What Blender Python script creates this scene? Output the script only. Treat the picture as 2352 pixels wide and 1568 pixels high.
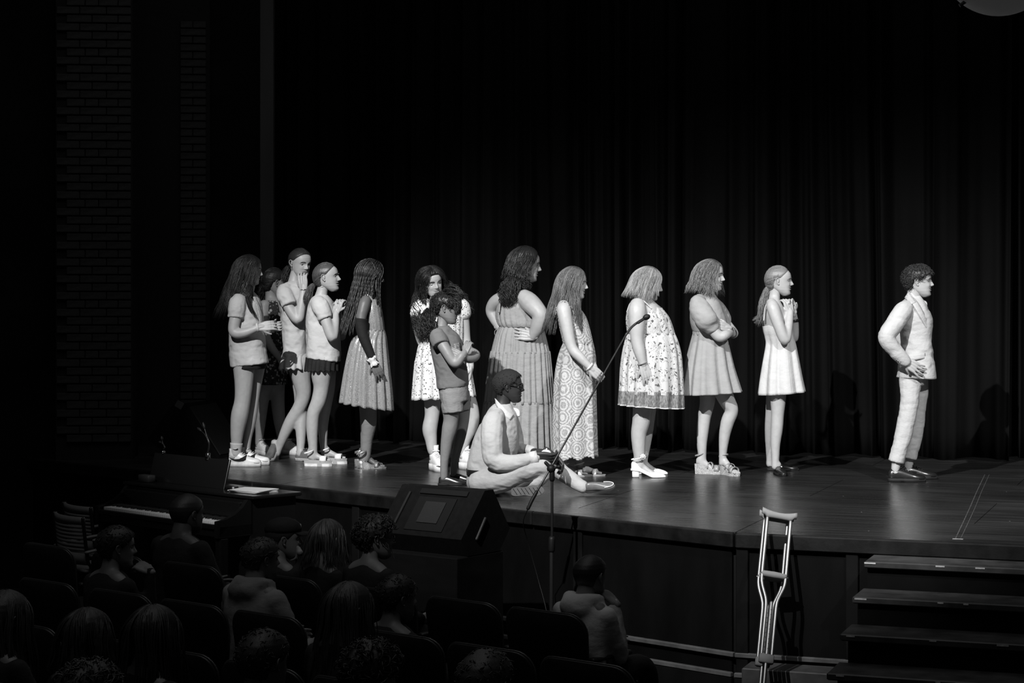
import bpy, math, random
import numpy as np
from mathutils import Vector, Matrix, noise

# ------------------------------------------------------------ camera, world, lights
for o in list(bpy.data.objects): bpy.data.objects.remove(o)
SC = bpy.context.scene
COL = SC.collection
FPX = 4573.0; CX = 1176.0; HY = 660.0          # focal length in pixels, principal column, horizon row
ZS = 1.05                                       # stage height above the house floor
EYE = 1.386                                     # eye height above the stage
ZC = ZS + EYE
cam = bpy.data.cameras.new('camera'); camo = bpy.data.objects.new('camera', cam); COL.objects.link(camo)
cam.sensor_width = 36.0; cam.lens = FPX / 2352 * 36.0
cam.shift_y = -(784 - HY) / 2352.0
cam.clip_end = 200
camo.location = (0, 0, ZC); camo.rotation_euler = (math.pi / 2, 0, 0)
SC.camera = camo
SC.view_settings.view_transform = 'Standard'; SC.view_settings.look = 'None'
SC.view_settings.gamma = 1.0; SC.view_settings.use_curve_mapping = False
SC.view_settings.exposure = 0.0
w = bpy.data.worlds.new('world'); SC.world = w; w.use_nodes = True
w.node_tree.nodes['Background'].inputs[0].default_value = (1, 1, 1, 1)
w.node_tree.nodes['Background'].inputs[1].default_value = 0.012

def spot(name, loc, aim, power, deg, blend, r):
    l = bpy.data.lights.new(name, 'SPOT'); l.energy = power; l.spot_size = math.radians(deg); l.spot_blend = blend
    l.shadow_soft_size = r
    o = bpy.data.objects.new(name, l); COL.objects.link(o); o.location = loc
    o.rotation_euler = (Vector(aim) - Vector(loc)).to_track_quat('-Z', 'Y').to_euler()
    return o
spot('front_of_house_key', (-3.6, 3.6, 9.4), (1.4, 14.4, 1.7), 12800, 35, 0.5, 0.07)
spot('front_of_house_fill', (5.2, 3.4, 8.6), (2.2, 14.2, 1.1), 4600, 28, 0.7, 0.08)
def area(name, loc, aim, power, sx_, sy_, spread=180):
    l = bpy.data.lights.new(name, 'AREA'); l.shape = 'RECTANGLE'; l.size = sx_; l.size_y = sy_; l.energy = power; l.spread = math.radians(spread)
    o = bpy.data.objects.new(name, l); COL.objects.link(o); o.location = loc; o.rotation_euler = (Vector(aim) - Vector(loc)).to_track_quat('-Z', 'Y').to_euler(); return o
area('stage_batten', (0.3, 13.2, 8.2), (0.2, 13.4, 0), 30, 7.0, 0.4)
area('audience_bounce_fill', (-1.5, 7.0, 10.8), (-1.0, 8.5, 0), 82, 6.0, 6.0)  # added fill over the seats, standing in for bounce off the stage

# ------------------------------------------------------------ helpers
def P(px, py, Y): return np.array(((px - CX) * Y / FPX, Y, ZC - (py - HY) * Y / FPX))
def G(px, py, z=ZS): return P(px, py, FPX * (ZC - z) / (py - HY))
def nrm(a):
    a = np.asarray(a, float); l = np.linalg.norm(a); return a / l if l > 1e-9 else a
RNG = random.Random(11); NR = np.random.RandomState(5)

class Geo:
    def __init__(s): s.v = []; s.f = []; s.c = []; s.n = 0
    def add(s, v, f, mi=0, c=1.0):
        v = np.asarray(v, float).reshape(-1, 3)
        for a in (f if isinstance(f, list) else [f]):
            a = np.asarray(a, np.int64)
            if len(a): s.f.append((a + s.n, mi))
        s.v.append(v); s.c.append(np.full(len(v), c) if np.isscalar(c) else np.asarray(c, float)); s.n += len(v)
        return s
    def merge(s, g):
        for a, m in g.f: s.f.append((a + s.n, m))
        s.v += g.v; s.c += g.c; s.n += g.n; return s
    def verts(s): return np.concatenate(s.v) if s.v else np.zeros((0, 3))
    def mesh(s, name, off=(0, 0, 0), smooth=True):
        me = bpy.data.meshes.new(name); v = s.verts() - np.asarray(off, float)
        me.vertices.add(len(v)); me.vertices.foreach_set('co', v.astype(np.float32).ravel())
        idx = np.concatenate([a.ravel() for a, m in s.f]); tot = np.concatenate([np.full(len(a), a.shape[1]) for a, m in s.f])
        mi = np.concatenate([np.full(len(a), m) for a, m in s.f])
        st = np.concatenate(([0], np.cumsum(tot)[:-1]))
        me.loops.add(len(idx)); me.loops.foreach_set('vertex_index', idx.astype(np.int32))
        me.polygons.add(len(tot)); me.polygons.foreach_set('loop_start', st.astype(np.int32))
        me.polygons.foreach_set('material_index', mi.astype(np.int32))
        me.polygons.foreach_set('use_smooth', np.full(len(tot), smooth))
        me.update(calc_edges=True); me.validate()
        c = np.concatenate(s.c)
        at = me.color_attributes.new('Col', 'FLOAT_COLOR', 'POINT')
        cc = np.ones((len(c), 4), np.float32); cc[:, :3] = c[:, None]; at.data.foreach_set('color', cc.ravel())
        return me
    def build(s, name, mats, parent=None, smooth=True, solid=0, off=None):
        o0 = np.array(parent_world(parent)) if off is None else np.asarray(off)
        me = s.mesh(name, o0, smooth)
        for m in (mats if isinstance(mats, (list, tuple)) else [mats]): me.materials.append(m)
        o = bpy.data.objects.new(name, me); COL.objects.link(o)
        if parent is not None: o.parent = parent
        elif off is not None: o.location = o0
        if solid:
            md = o.modifiers.new('thickness', 'SOLIDIFY'); md.thickness = solid; md.offset = -1
        return o

def parent_world(p):
    v = Vector((0, 0, 0))
    while p is not None: v = v + p.location; p = p.parent
    return v
def tag(o, label=None, cat=None, group=None, kind=None):
    if label: o['label'] = label
    if cat: o['category'] = cat
    if group: o['group'] = group
    if kind: o['kind'] = kind
    return o
def empty(name, loc, label=None, cat=None, group=None, kind=None):
    o = bpy.data.objects.new(name, None); COL.objects.link(o); o.location = Vector(loc); o.empty_display_size = .1
    return tag(o, label, cat, group, kind)

def gridfaces(m, n, closed=True):
    i = np.arange(m - 1)[:, None]; nn = n if closed else n - 1; j = np.arange(nn)[None, :]; j2 = (j + 1) % n
    return np.stack([i * n + j, i * n + j2, (i + 1) * n + j2, (i + 1) * n + j], -1).reshape(-1, 4)
def loft(g, rings, cap0=True, cap1=True, closed=True, mi=0, c=1.0):
    r = np.asarray(rings, float); m, n = r.shape[:2]
    v = r.reshape(-1, 3); fs = [gridfaces(m, n, closed)]
    extra = []
    j = np.arange(n); k = (j + 1) % n
    if cap0: extra.append(r[0].mean(0)); ci = m * n + len(extra) - 1; fs.append(np.stack([k, j, np.full(n, ci)], -1))
    if cap1: extra.append(r[-1].mean(0)); ci = m * n + len(extra) - 1; b = (m - 1) * n; fs.append(np.stack([b + j, b + k, np.full(n, ci)], -1))
    if extra: v = np.concatenate([v, np.array(extra)])
    cc = c if np.isscalar(c) else np.concatenate([c, np.ones(len(extra))])
    g.add(v, fs, mi, cc); return g
def catmull(pts, n):
    p = np.asarray(pts, float); k = len(p)
    if k == 2: t = np.linspace(0, 1, n)[:, None]; return p[0] * (1 - t) + p[1] * t
    q = np.concatenate([[2 * p[0] - p[1]], p, [2 * p[-1] - p[-2]]])
    u = np.linspace(0, k - 1, n); i = np.minimum(u.astype(int), k - 2); t = (u - i)[:, None]
    a, b, c, d = q[i], q[i + 1], q[i + 2], q[i + 3]
    return .5 * (2 * b + (c - a) * t + (2 * a - 5 * b + 4 * c - d) * t ** 2 + (3 * b - a - 3 * c + d) * t ** 3)
def frames(p):
    t = np.gradient(p, axis=0); t /= np.maximum(np.linalg.norm(t, axis=1, keepdims=True), 1e-9)
    u = np.zeros_like(p); ref = np.array((0, 1.0, 0)) if abs(t[0][1]) < .9 else np.array((1.0, 0, 0))
    u[0] = nrm(ref - t[0] * ref.dot(t[0]))
    for i in range(1, len(p)): u[i] = nrm(u[i - 1] - t[i] * u[i - 1].dot(t[i]))
    return t, u, np.cross(t, u)
def tube(g, pts, rad, sides=10, rnd=True, mi=0, c=1.0, flat=1.0):
    p = np.asarray(pts, float); r = np.full(len(p), rad) if np.isscalar(rad) else np.asarray(rad, float)
    t, u, b = frames(p)
    if rnd:
        p = np.concatenate([[p[0] - t[0] * r[0] * .85, p[0] - t[0] * r[0] * .5], p, [p[-1] + t[-1] * r[-1] * .5, p[-1] + t[-1] * r[-1] * .85]])
        r = np.concatenate([[r[0] * .5, r[0] * .86], r, [r[-1] * .86, r[-1] * .5]])
        u = np.concatenate([u[:1], u[:1], u, u[-1:], u[-1:]]); b = np.concatenate([b[:1], b[:1], b, b[-1:], b[-1:]])
    a = np.linspace(0, 2 * math.pi, sides, endpoint=False)
    ring = p[:, None] + r[:, None, None] * (np.cos(a)[None, :, None] * u[:, None] + flat * np.sin(a)[None, :, None] * b[:, None])
    return loft(g, ring, True, True, True, mi, c)
def limb(g, pr, n=None, sides=14, **k):
    a = np.array([list(p) + [r] for p, r in pr]); c = catmull(a, n or 6 * (len(a) - 1) + 1)
    return tube(g, c[:, :3], np.maximum(c[:, 3], .001), sides, **k)
def ball(g, c, ax, n=12, m=8, mi=0, col=1.0):
    ax = np.asarray(ax, float)
    if ax.ndim == 0: ax = np.eye(3) * ax
    elif ax.ndim == 1: ax = np.diag(ax)
    th = np.linspace(.05, math.pi - .05, m); ph = np.linspace(0, 2 * math.pi, n, endpoint=False)
    d = np.stack([np.sin(th)[:, None] * np.cos(ph), np.sin(th)[:, None] * np.sin(ph), np.cos(th)[:, None] * np.ones(n)], -1)
    return loft(g, np.asarray(c) + d @ ax, True, True, True, mi, col)
def box(g, c, sx, sy, sz, ax=None, mi=0, bev=0.0, col=1.0):
    """box with half sizes along the axes in ax; bev chamfers the upright and level edges"""
    ax = np.eye(3) if ax is None else np.asarray(ax, float); c = np.asarray(c, float)
    if bev <= 0:
        v = np.array([[x, y, z] for z in (-1, 1) for x, y in ((-1, -1), (1, -1), (1, 1), (-1, 1))], float) * (sx, sy, sz)
        f = np.array([[0, 3, 2, 1], [4, 5, 6, 7], [0, 1, 5, 4], [1, 2, 6, 5], [2, 3, 7, 6], [3, 0, 4, 7]])
        g.add(c + v @ ax, [f], mi, col); return g
    rings = []
    for z, k in ((-sz, bev), (-sz + bev, 0), (sz - bev, 0), (sz, bev)):
        x, y, b = sx - k, sy - k, bev
        rings.append([c + np.array(q) @ ax for q in ((-x + b, -y, z), (x - b, -y, z), (x, -y + b, z), (x, y - b, z), (x - b, y, z), (-x + b, y, z), (-x, y - b, z), (-x, -y + b, z))])
    return loft(g, rings, True, True, True, mi, col)
def prism(g, poly, a0, a1, mi=0):
    """poly: list of 3-D points, swept from offset a0 to offset a1"""
    p = np.asarray(poly, float); return loft(g, [p + a0, p + a1], True, True, True, mi)
def remesh(g, vox, sm=4, fac=.5):
    me = g.mesh('tmp'); ob = bpy.data.objects.new('tmp', me); COL.objects.link(ob)
    md = ob.modifiers.new('r', 'REMESH'); md.mode = 'VOXEL'; md.voxel_size = vox; md.adaptivity = 0
    if sm: s = ob.modifiers.new('s', 'SMOOTH'); s.factor = fac; s.iterations = sm
    dg = bpy.context.evaluated_depsgraph_get(); ev = ob.evaluated_get(dg); m2 = ev.to_mesh()
    v = np.empty(len(m2.vertices) * 3, np.float32); m2.vertices.foreach_get('co', v)
    n = len(m2.polygons); st = np.empty(n, np.int32); m2.polygons.foreach_get('loop_start', st)
    li = np.empty(len(m2.loops), np.int32); m2.loops.foreach_get('vertex_index', li)
    tot = np.diff(np.append(st, len(li))); q = st[tot == 4]; t = st[tot == 3]
    fs = []
    if len(q): fs.append(li[q[:, None] + np.arange(4)])
    if len(t): fs.append(li[t[:, None] + np.arange(3)])
    ev.to_mesh_clear(); bpy.data.objects.remove(ob); bpy.data.meshes.remove(me)
    return v.reshape(-1, 3).astype(float), fs
def vnormals(v, fs):
    nn = np.zeros_like(v)
    for f in fs:
        e = np.cross(v[f[:, 1]] - v[f[:, 0]], v[f[:, 2]] - v[f[:, 0]])
        for k in range(f.shape[1]): np.add.at(nn, f[:, k], e)
    return nn / np.maximum(np.linalg.norm(nn, axis=1, keepdims=True), 1e-12)
def fbm(v, sc, seed=0.0):
    return np.array([noise.noise(Vector((p[0] * sc[0] + seed, p[1] * sc[1], p[2] * sc[2]))) for p in v])

# ------------------------------------------------------------ materials (all procedural, all grey: the photograph is black and white)
MATS = {}
def L(s): s /= 255.0; return s / 12.92 if s <= .04045 else ((s + .055) / 1.055) ** 2.4
def mat(name, v, rough=.6, spec=.5, metal=0.0, var=None, bump=None, sheen=0.0, col=True, emit=0.0, coat=0.0, sss=0.0):
    """v = linear grey; var = (scale xyz, amount); bump = (scale xyz, strength, distance)"""
    if name in MATS: return MATS[name]
    m = bpy.data.materials.new(name); m.use_nodes = True; MATS[name] = m
    N = m.node_tree.nodes; K = m.node_tree.links; b = N['Principled BSDF']
    b.inputs['Roughness'].default_value = rough; b.inputs['Specular IOR Level'].default_value = spec; b.inputs['Metallic'].default_value = metal
    if sheen: b.inputs['Sheen Weight'].default_value = sheen
    if coat: b.inputs['Coat Weight'].default_value = coat
    if emit: b.inputs['Emission Color'].default_value = (1, 1, 1, 1); b.inputs['Emission Strength'].default_value = emit
    tc = N.new('ShaderNodeTexCoord')
    rgb = N.new('ShaderNodeRGB'); rgb.outputs[0].default_value = (v, v, v, 1); out = rgb.outputs[0]
    def mul(a, bsock):
        x = N.new('ShaderNodeMix'); x.data_type = 'RGBA'; x.blend_type = 'MULTIPLY'; x.inputs[0].default_value = 1
        K.new(a, x.inputs[6]); K.new(bsock, x.inputs[7]); return x.outputs[2]
    if col:
        a = N.new('ShaderNodeAttribute'); a.attribute_name = 'Col'; out = mul(out, a.outputs[0])
    def noise_node(sc, detail=4):
        mp = N.new('ShaderNodeMapping'); mp.inputs['Scale'].default_value = sc if not np.isscalar(sc) else (sc, sc, sc)
        K.new(tc.outputs['Object'], mp.inputs[0]); n = N.new('ShaderNodeTexNoise'); n.inputs['Scale'].default_value = 1; n.inputs['Detail'].default_value = detail
        K.new(mp.outputs[0], n.inputs[0]); return n
    if var:
        n = noise_node(var[0]); r = N.new('ShaderNodeMapRange'); r.inputs[1].default_value = .3; r.inputs[2].default_value = .7
        r.inputs[3].default_value = 1 - var[1]; r.inputs[4].default_value = 1 + var[1]
        K.new(n.outputs[0], r.inputs[0]); out = mul(out, r.outputs[0])
    K.new(out, b.inputs['Base Color'])
    if bump:
        n = noise_node(bump[0], 6); bn = N.new('ShaderNodeBump'); bn.inputs['Strength'].default_value = bump[1]; bn.inputs['Distance'].default_value = bump[2]
        K.new(n.outputs[0], bn.inputs['Height']); K.new(bn.outputs[0], b.inputs['Normal'])
    m['base'] = v
    return m
def node_mat(name, rough=.7, spec=.3):
    """principled material plus handles for pattern work"""
    m = bpy.data.materials.new(name); m.use_nodes = True; MATS[name] = m
    N = m.node_tree.nodes; K = m.node_tree.links; b = N['Principled BSDF']; b.inputs['Roughness'].default_value = rough; b.inputs['Specular IOR Level'].default_value = spec
    return m, N, K, b, N.new('ShaderNodeTexCoord')
def mathn(N, K, op, a, b=None):
    x = N.new('ShaderNodeMath'); x.operation = op
    for i, s in enumerate((a, b)):
        if s is None: continue
        if np.isscalar(s): x.inputs[i].default_value = s
        else: K.new(s, x.inputs[i])
    return x.outputs[0]
def ramp(N, K, src, stops, interp='LINEAR'):
    r = N.new('ShaderNodeValToRGB'); r.color_ramp.interpolation = interp; e = r.color_ramp.elements
    while len(e) < len(stops): e.new(.5)
    for i, (p, v) in enumerate(stops): e[i].position = p; e[i].color = (v, v, v, 1)
    K.new(src, r.inputs[0]); return r.outputs[0]
def spotted(name, ground, figure, scale, size, rough=.75, warp=.3, bump=.25):
    """printed fabric: scattered little blossoms and leaves of grey 'figure' on grey 'ground'"""
    m, N, K, b, tc = node_mat(name, rough)
    n = N.new('ShaderNodeTexNoise'); n.inputs['Scale'].default_value = scale * 1.7; K.new(tc.outputs['Object'], n.inputs[0])
    mx = N.new('ShaderNodeMix'); mx.data_type = 'VECTOR'; mx.inputs[0].default_value = warp / scale
    K.new(tc.outputs['Object'], mx.inputs[4]); K.new(n.outputs[1], mx.inputs[5])
    vo = N.new('ShaderNodeTexVoronoi'); vo.inputs['Scale'].default_value = scale; K.new(mx.outputs[1], vo.inputs[0])
    v2 = N.new('ShaderNodeTexVoronoi'); v2.inputs['Scale'].default_value = scale * 3.1; K.new(mx.outputs[1], v2.inputs[0])
    d = mathn(N, K, 'ADD', vo.outputs[0], mathn(N, K, 'MULTIPLY', v2.outputs[0], .25))
    K.new(ramp(N, K, d, [(size, figure), (size + .08, ground)]), b.inputs['Base Color'])
    bn = N.new('ShaderNodeBump'); bn.inputs['Strength'].default_value = bump; bn.inputs['Distance'].default_value = .004; K.new(n.outputs[0], bn.inputs['Height']); K.new(bn.outputs[0], b.inputs['Normal'])
    return m
# ------------------------------------------------------------ people: head, hands, hair, clothes, shoes
def table(z, v):
    zz = np.linspace(min(z), max(z), 400); vv = np.interp(zz, z, v)
    k = np.hanning(25); k /= k.sum(); vp = np.pad(vv, 12, mode='reflect', reflect_type='odd'); vs = np.convolve(vp, k, 'valid')
    return lambda q: np.interp(q, zz, vs)
ZT = [-.50, -.46, -.42, -.36, -.30, -.255, -.22, -.17, -.05, .0, .06, .15, .25, .33, .40, .45, .48, .495, .5]
HF = table(ZT, [.29, .365, .378, .382, .384, .385, .386, .388, .392, .396, .408, .415, .392, .335, .25, .16, .08, .03, .0])
HB = table([-.50, -.46, -.40, -.33, -.26, -.2, -.1, 0, .1, .2, .3, .38, .44, .48, .495, .5], [.12, .06, -.02, -.13, -.24, -.31, -.39, -.435, -.455, -.445, -.385, -.29, -.185, -.085, -.03, .0])
HW = table([-.50, -.46, -.40, -.3, -.2, -.1, 0, .1, .2, .3, .38, .44, .48, .495, .5], [.10, .15, .205, .262, .292, .31, .325, .335, .33, .298, .235, .16, .08, .03, .0])
def hsurf(t, z, off=0.0):
    """point on the bare head (head-height units): t = angle, 90 deg is the face"""
    f, b, w = HF(z), HB(z), HW(z); c, l = (f + b) / 2, (f - b) / 2
    x = (w + off) * np.sign(np.cos(t)) * np.abs(np.cos(t)) ** .9; y = c + (l + off) * np.sign(np.sin(t)) * np.abs(np.sin(t)) ** .9
    return np.stack([x, y, z + 0 * x], -1)
HT = np.array([math.pi / 2 + math.copysign(math.pi * abs(s) ** 1.5, s) for s in np.linspace(-1, 1, 80, endpoint=False)])
HZ = np.concatenate([np.linspace(-.5, .40, 76), .5 - .1 * (1 - np.linspace(0, 1, 12)[1:]) ** 2])
ALPHA = np.abs(HT - math.pi / 2)
def head_grid(smile=0.0, nose=1.0, open_=0.0):
    g = hsurf(HT[None, :], HZ[:, None]); x, y, z = g[..., 0], g[..., 1], g[..., 2]
    fw = np.clip((y - .1) / .2, 0, 1)
    A = np.interp(z, [-.19, -.168, -.145, -.115, -.08, -.02, .035, .07], [0, .028, .088, .108, .088, .05, .02, 0]) * nose
    S = np.interp(z, [-.17, -.115, -.03, .05], [.058, .056, .042, .045])
    dy = A * np.exp(-(x / S) ** 2)
    dy += .022 * np.exp(-((np.abs(x) - .058) / .025) ** 2 - ((z + .14) / .022) ** 2)             # wings of the nose
    dy -= .042 * np.exp(-((np.abs(x) - .14) / .07) ** 2 - ((z - .008) / .045) ** 2)               # eye sockets
    dy += .012 * np.exp(-((np.abs(x) - .12) / .09) ** 2 - ((z - .075) / .03) ** 2)
    dy += (.014 + .016 * smile) * np.exp(-((np.abs(x) - .18) / .07) ** 2 - ((z + .13) / .06) ** 2)
    zc = z - smile * .9 * np.minimum(np.abs(x), .14) ** 2 * 2
    dy += .024 * np.exp(-(x / .10) ** 2 - ((zc + .228) / .018) ** 2) + .024 * np.exp(-(x / .085) ** 2 - ((zc + .288) / .022) ** 2)
    dy -= (.02 + .05 * open_) * np.exp(-(x / .11) ** 2 - ((zc + .256) / (.010 + .012 * open_)) ** 2)
    dy -= .012 * np.exp(-(x / .12) ** 2 - ((z + .335) / .02) ** 2)
    dy += .012 * np.exp(-(x / .08) ** 2 - ((z + .43) / .04) ** 2)
    y += dy * fw
    lip = np.exp(-(np.abs(x) / .105) ** 6) * np.exp(-((zc + .258) / .048) ** 6) * fw
    line = np.exp(-(np.abs(x) / (.115 + .02 * smile)) ** 6) * np.exp(-((zc + .256) / .009) ** 2) * fw
    c = 1 - .28 * lip - (.45) * line
    c *= 1 - .6 * np.exp(-((np.abs(x) - .03) / .014) ** 2 - ((z + .166) / .01) ** 2) * fw
    return g, c

def srot(roll):                                    # screen-clockwise rotation about the viewing axis
    r = math.radians(roll); c, s = math.cos(r), math.sin(r)
    return np.array([[c, 0, s], [0, 1, 0], [-s, 0, c]])
EC_ = np.array((0, -.02, .05)); ER_ = np.array((.335, .44, .452))
class Head:
    def __init__(s, cx, cy, H, Y, yaw=0, pitch=0, roll=0, **k):
        s.o = P(cx, cy, Y); s.H = H * Y / FPX
        a, p = math.radians(yaw), math.radians(pitch)
        f = np.array((math.cos(a), -math.sin(a), 0)); u = np.array((0, 0, 1.0)); x = np.cross(f, u) * -1
        f2 = f * math.cos(p) - u * math.sin(p); u2 = u * math.cos(p) + f * math.sin(p)
        R = srot(roll); s.ax = np.stack([R @ x, R @ f2, R @ u2]); s.k = k
    def w(s, l): return s.o + (np.asarray(l) * s.H) @ s.ax
    def put(s, body, closed=False, ears=True, step=1):
        g, c = head_grid(**s.k); g = g[list(range(0, g.shape[0], step)), ::step] if step > 1 else g; c = c[list(range(0, c.shape[0], step)), ::step] if step > 1 else c; m, n = g.shape[:2]
        v = s.w(g.reshape(-1, 3)); fs = [gridfaces(m, n)]
        body.add(v, fs, 0, c.ravel())
        ball(body, s.w((0, .2, -.47)), (np.eye(3) * [.09, .09, .03]) @ s.ax * s.H)
        for sd in (-1, 1):                         # eyelids: two shells over the eyeball
            c0 = np.array((sd * .135, .297, .0)); az = np.linspace(-1.75, 1.75, 15)
            for e0, e1, rr_ in ((-.35 if closed else .2, 1.7, .057), (-1.7, -.36, .056)):
                el = np.linspace(e0, e1, 8); q = np.stack([np.cos(el)[:, None] * np.sin(az + sd * .15), np.cos(el)[:, None] * np.cos(az + sd * .15), np.sin(el)[:, None] * np.ones(15)], -1)
                body.add(s.w(c0 + q.reshape(-1, 3) * rr_), [gridfaces(8, 15, False)], 0, .9)
        for sd in ((-1, 1) if ears else ()):       # ears: helix rim, bowl, lobe
            q = [(sd * (.325 + d), y, z) for y, z, d in ((.02, -.02, 0), (.03, .05, .02), (-.01, .095, .045), (-.065, .085, .07), (-.085, .02, .075), (-.06, -.05, .055), (-.02, -.10, .03), (.015, -.105, .015))]
            tube(body, s.w(catmull(q, 22)), np.full(22, .0125 * s.H), 7)
            ball(body, s.w((sd * .338, -.03, 0)), (np.diag([.02, .058, .09])) @ s.ax * s.H, 10, 6, col=.8)
            ball(body, s.w((sd * .345, -.005, -.105)), (np.diag([.014, .026, .032])) @ s.ax * s.H, 8, 6)
    def face(s, parent, iris, brow, closed=False, gaze=(0, 0), lash=None):
        for sd in (-1, 1):
            g = Geo(); c = np.array((sd * .135, .297, .0)); d = nrm(np.array((sd * .1 + gaze[0], 1, gaze[1])))
            th = np.linspace(.02, math.pi - .02, 14); ph = np.linspace(0, 2 * math.pi, 16, endpoint=False)
            a1 = nrm(np.cross(d, (0, 0, 1))); a2 = np.cross(a1, d)
            dd = np.cos(th)[:, None, None] * d + np.sin(th)[:, None, None] * (np.cos(ph)[None, :, None] * a1 + np.sin(ph)[None, :, None] * a2)
            loft(g, s.w((c + dd * .053).reshape(-1, 3)).reshape(14, 16, 3), c=np.repeat(np.where(th < .72, .04, .55), 16))
            e = g.build('eye', iris, parent)
            h = Geo(); az = np.linspace(-1.1, 1.15, 11) + sd * .15; el = (-.36 - .0 * az) if closed else (.2 - .1 * az ** 2); el = el + 0 * az
            q = c + .059 * np.stack([np.cos(el) * np.sin(az), np.cos(el) * np.cos(az), np.sin(el)], -1)
            tube(h, s.w(q), np.interp(np.linspace(0, 1, 11), [0, .3, .8, 1], [.003, .0085, .0085, .003]) * s.H, 6)
            h.build('eyelash', lash or brow, e)
            h = Geo(); xs = np.linspace(.055, .225, 9); zz = .085 + .02 * np.sin((xs - .055) / .17 * 2.6) - .02 * ((xs - .055) / .17) ** 2
            t = math.pi / 2 - sd * np.arcsin(np.clip(xs / .36, 0, 1)); q = hsurf(t, zz, .014); q[:, 1] += .004
            tube(h, s.w(q), np.array([.008, .013, .014, .014, .013, .012, .010, .008, .004]) * s.H, 6, flat=.9)
            h.build('eyebrow', brow, parent)
    # ---- hair
    def cap(s, g, line, th=.035, amp=.008, freq=26, seed=0, tie=None, c=1.0):
        """hair lying on the skull above the hairline table (angle from the face in degrees -> height)"""
        zl = np.interp(np.degrees(ALPHA), [a for a, b in line], [b for a, b in line])
        rr = np.random.RandomState(seed); ph = rr.rand(4) * 6
        z = HZ[:, None]; k = np.clip((z - zl[None, :]) / .05, 0, 1)
        groove = amp * (np.sin(freq * HT[None, :] + ph[0] + 2 * z) + .6 * np.sin(freq * 1.7 * HT[None, :] + ph[1] - 3 * z))
        off = np.where(z > zl[None, :], th * k + groove * k, -.5 * np.minimum(zl[None, :] - z, .06))
        v = hsurf(HT[None, :] + 0 * z, z + 0 * HT[None, :], off); v[..., 2] += np.maximum(off, 0) * np.clip((z - .15) / .35, 0, 1)
        m, n = len(HZ), len(HT); f = gridfaces(m, n); ok = (z > zl[None, :] - .03).ravel()
        f = f[ok[f].any(1)]
        g.add(s.w(v.reshape(-1, 3)), [f], 0, c)
    def strands(s, g, n, a0=60, a1=180, zend=-.6, zbreak=-.02, off=(.02, .08), rad=.011, flare=.15, wav=.012, wf=14, helix=0, hf=40, shift=(0, 0), K=13, part=(-.25, .3), px=0.0, side=0, seed=1, endj=.12, clump=.02, tip=.25):
        """loose hair: from a parting over the skull, then hanging"""
        rr = np.random.RandomState(seed); nc = max(6, n // 5); cl = rr.rand(nc, 3)
        for i in range(n):
            u, v_, w_ = cl[rr.randint(nc)] + clump * rr.randn(3); al = math.radians(np.clip(a0 + (a1 - a0) * u, a0, 180)); sd = side or (1 if rr.rand() < .5 else -1)
            t0 = math.pi / 2 + sd * al; of = off[0] + (off[1] - off[0]) * abs(v_)
            ze = (zend(math.degrees(al)) if callable(zend) else zend) + endj * (w_ - .5)
            yr = part[1] + (part[0] - part[1]) * min(1, max(0, (math.degrees(al) - a0) / (180 - a0) * 1.1 + .1 * rr.randn()))
            d0 = nrm((np.array((px + sd * .006, yr, .46)) - EC_) / ER_); d1 = nrm((hsurf(np.array([t0]), np.array([zbreak]))[0] - EC_) / ER_)
            k1 = K // 2; om = math.acos(np.clip(d0.dot(d1), -1, 1)) + 1e-6; uu = np.linspace(0, 1, k1)[:, None]
            dd = (np.sin((1 - uu) * om) * d0 + np.sin(uu * om) * d1) / math.sin(om)
            q1 = EC_ + dd * (ER_ + .032 + of * np.clip(uu * 1.6, .12, 1)); pb = q1[-1]
            zs = np.linspace(pb[2], ze, K - k1 + 1)[1:]; dn = pb[2] - zs; dr = nrm(np.array((d1[0], d1[1])))
            q2 = np.stack([pb[0] + dr[0] * flare * dn + shift[0] * dn, pb[1] + dr[1] * flare * dn + shift[1] * dn, zs], -1)
            q = np.concatenate([q1, q2])
            for _ in range(4): q[1:-1] = .5 * q[1:-1] + .25 * (q[:-2] + q[2:])
            gr = np.linspace(0, 1, K) ** .7 * np.clip(np.linspace(0, 3, K), 0, 1); arc = np.concatenate([[0], np.cumsum(np.linalg.norm(np.diff(q, axis=0), axis=1))])
            ph = 12 * np.array((u, v_, w_)) + rr.rand(3) * .8
            q[:, 0] += wav * gr * np.sin(wf * arc + ph[0]); q[:, 1] += wav * gr * np.cos(wf * arc * .9 + ph[1])
            if helix:
                h2 = helix * (.7 + .6 * rr.rand()); q[:, 0] += h2 * gr * np.sin(hf * arc + ph[2] * 2); q[:, 1] += h2 * gr * np.cos(hf * arc + ph[2] * 2); q[:, 2] += h2 * .5 * gr * np.sin(hf * arc * .7 + ph[0] * 2)
            r = rad * (.6 + .7 * rr.rand()) * np.interp(np.linspace(0, 1, K), [0, .12, .75, 1], [.5, 1, .9, tip])
            tube(g, s.w(q), r * s.H, 3, rnd=False, c=(.65 + .5 * cl[int(abs(u) * nc) % nc][2]) * (.8 + .4 * rr.rand()))
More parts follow.
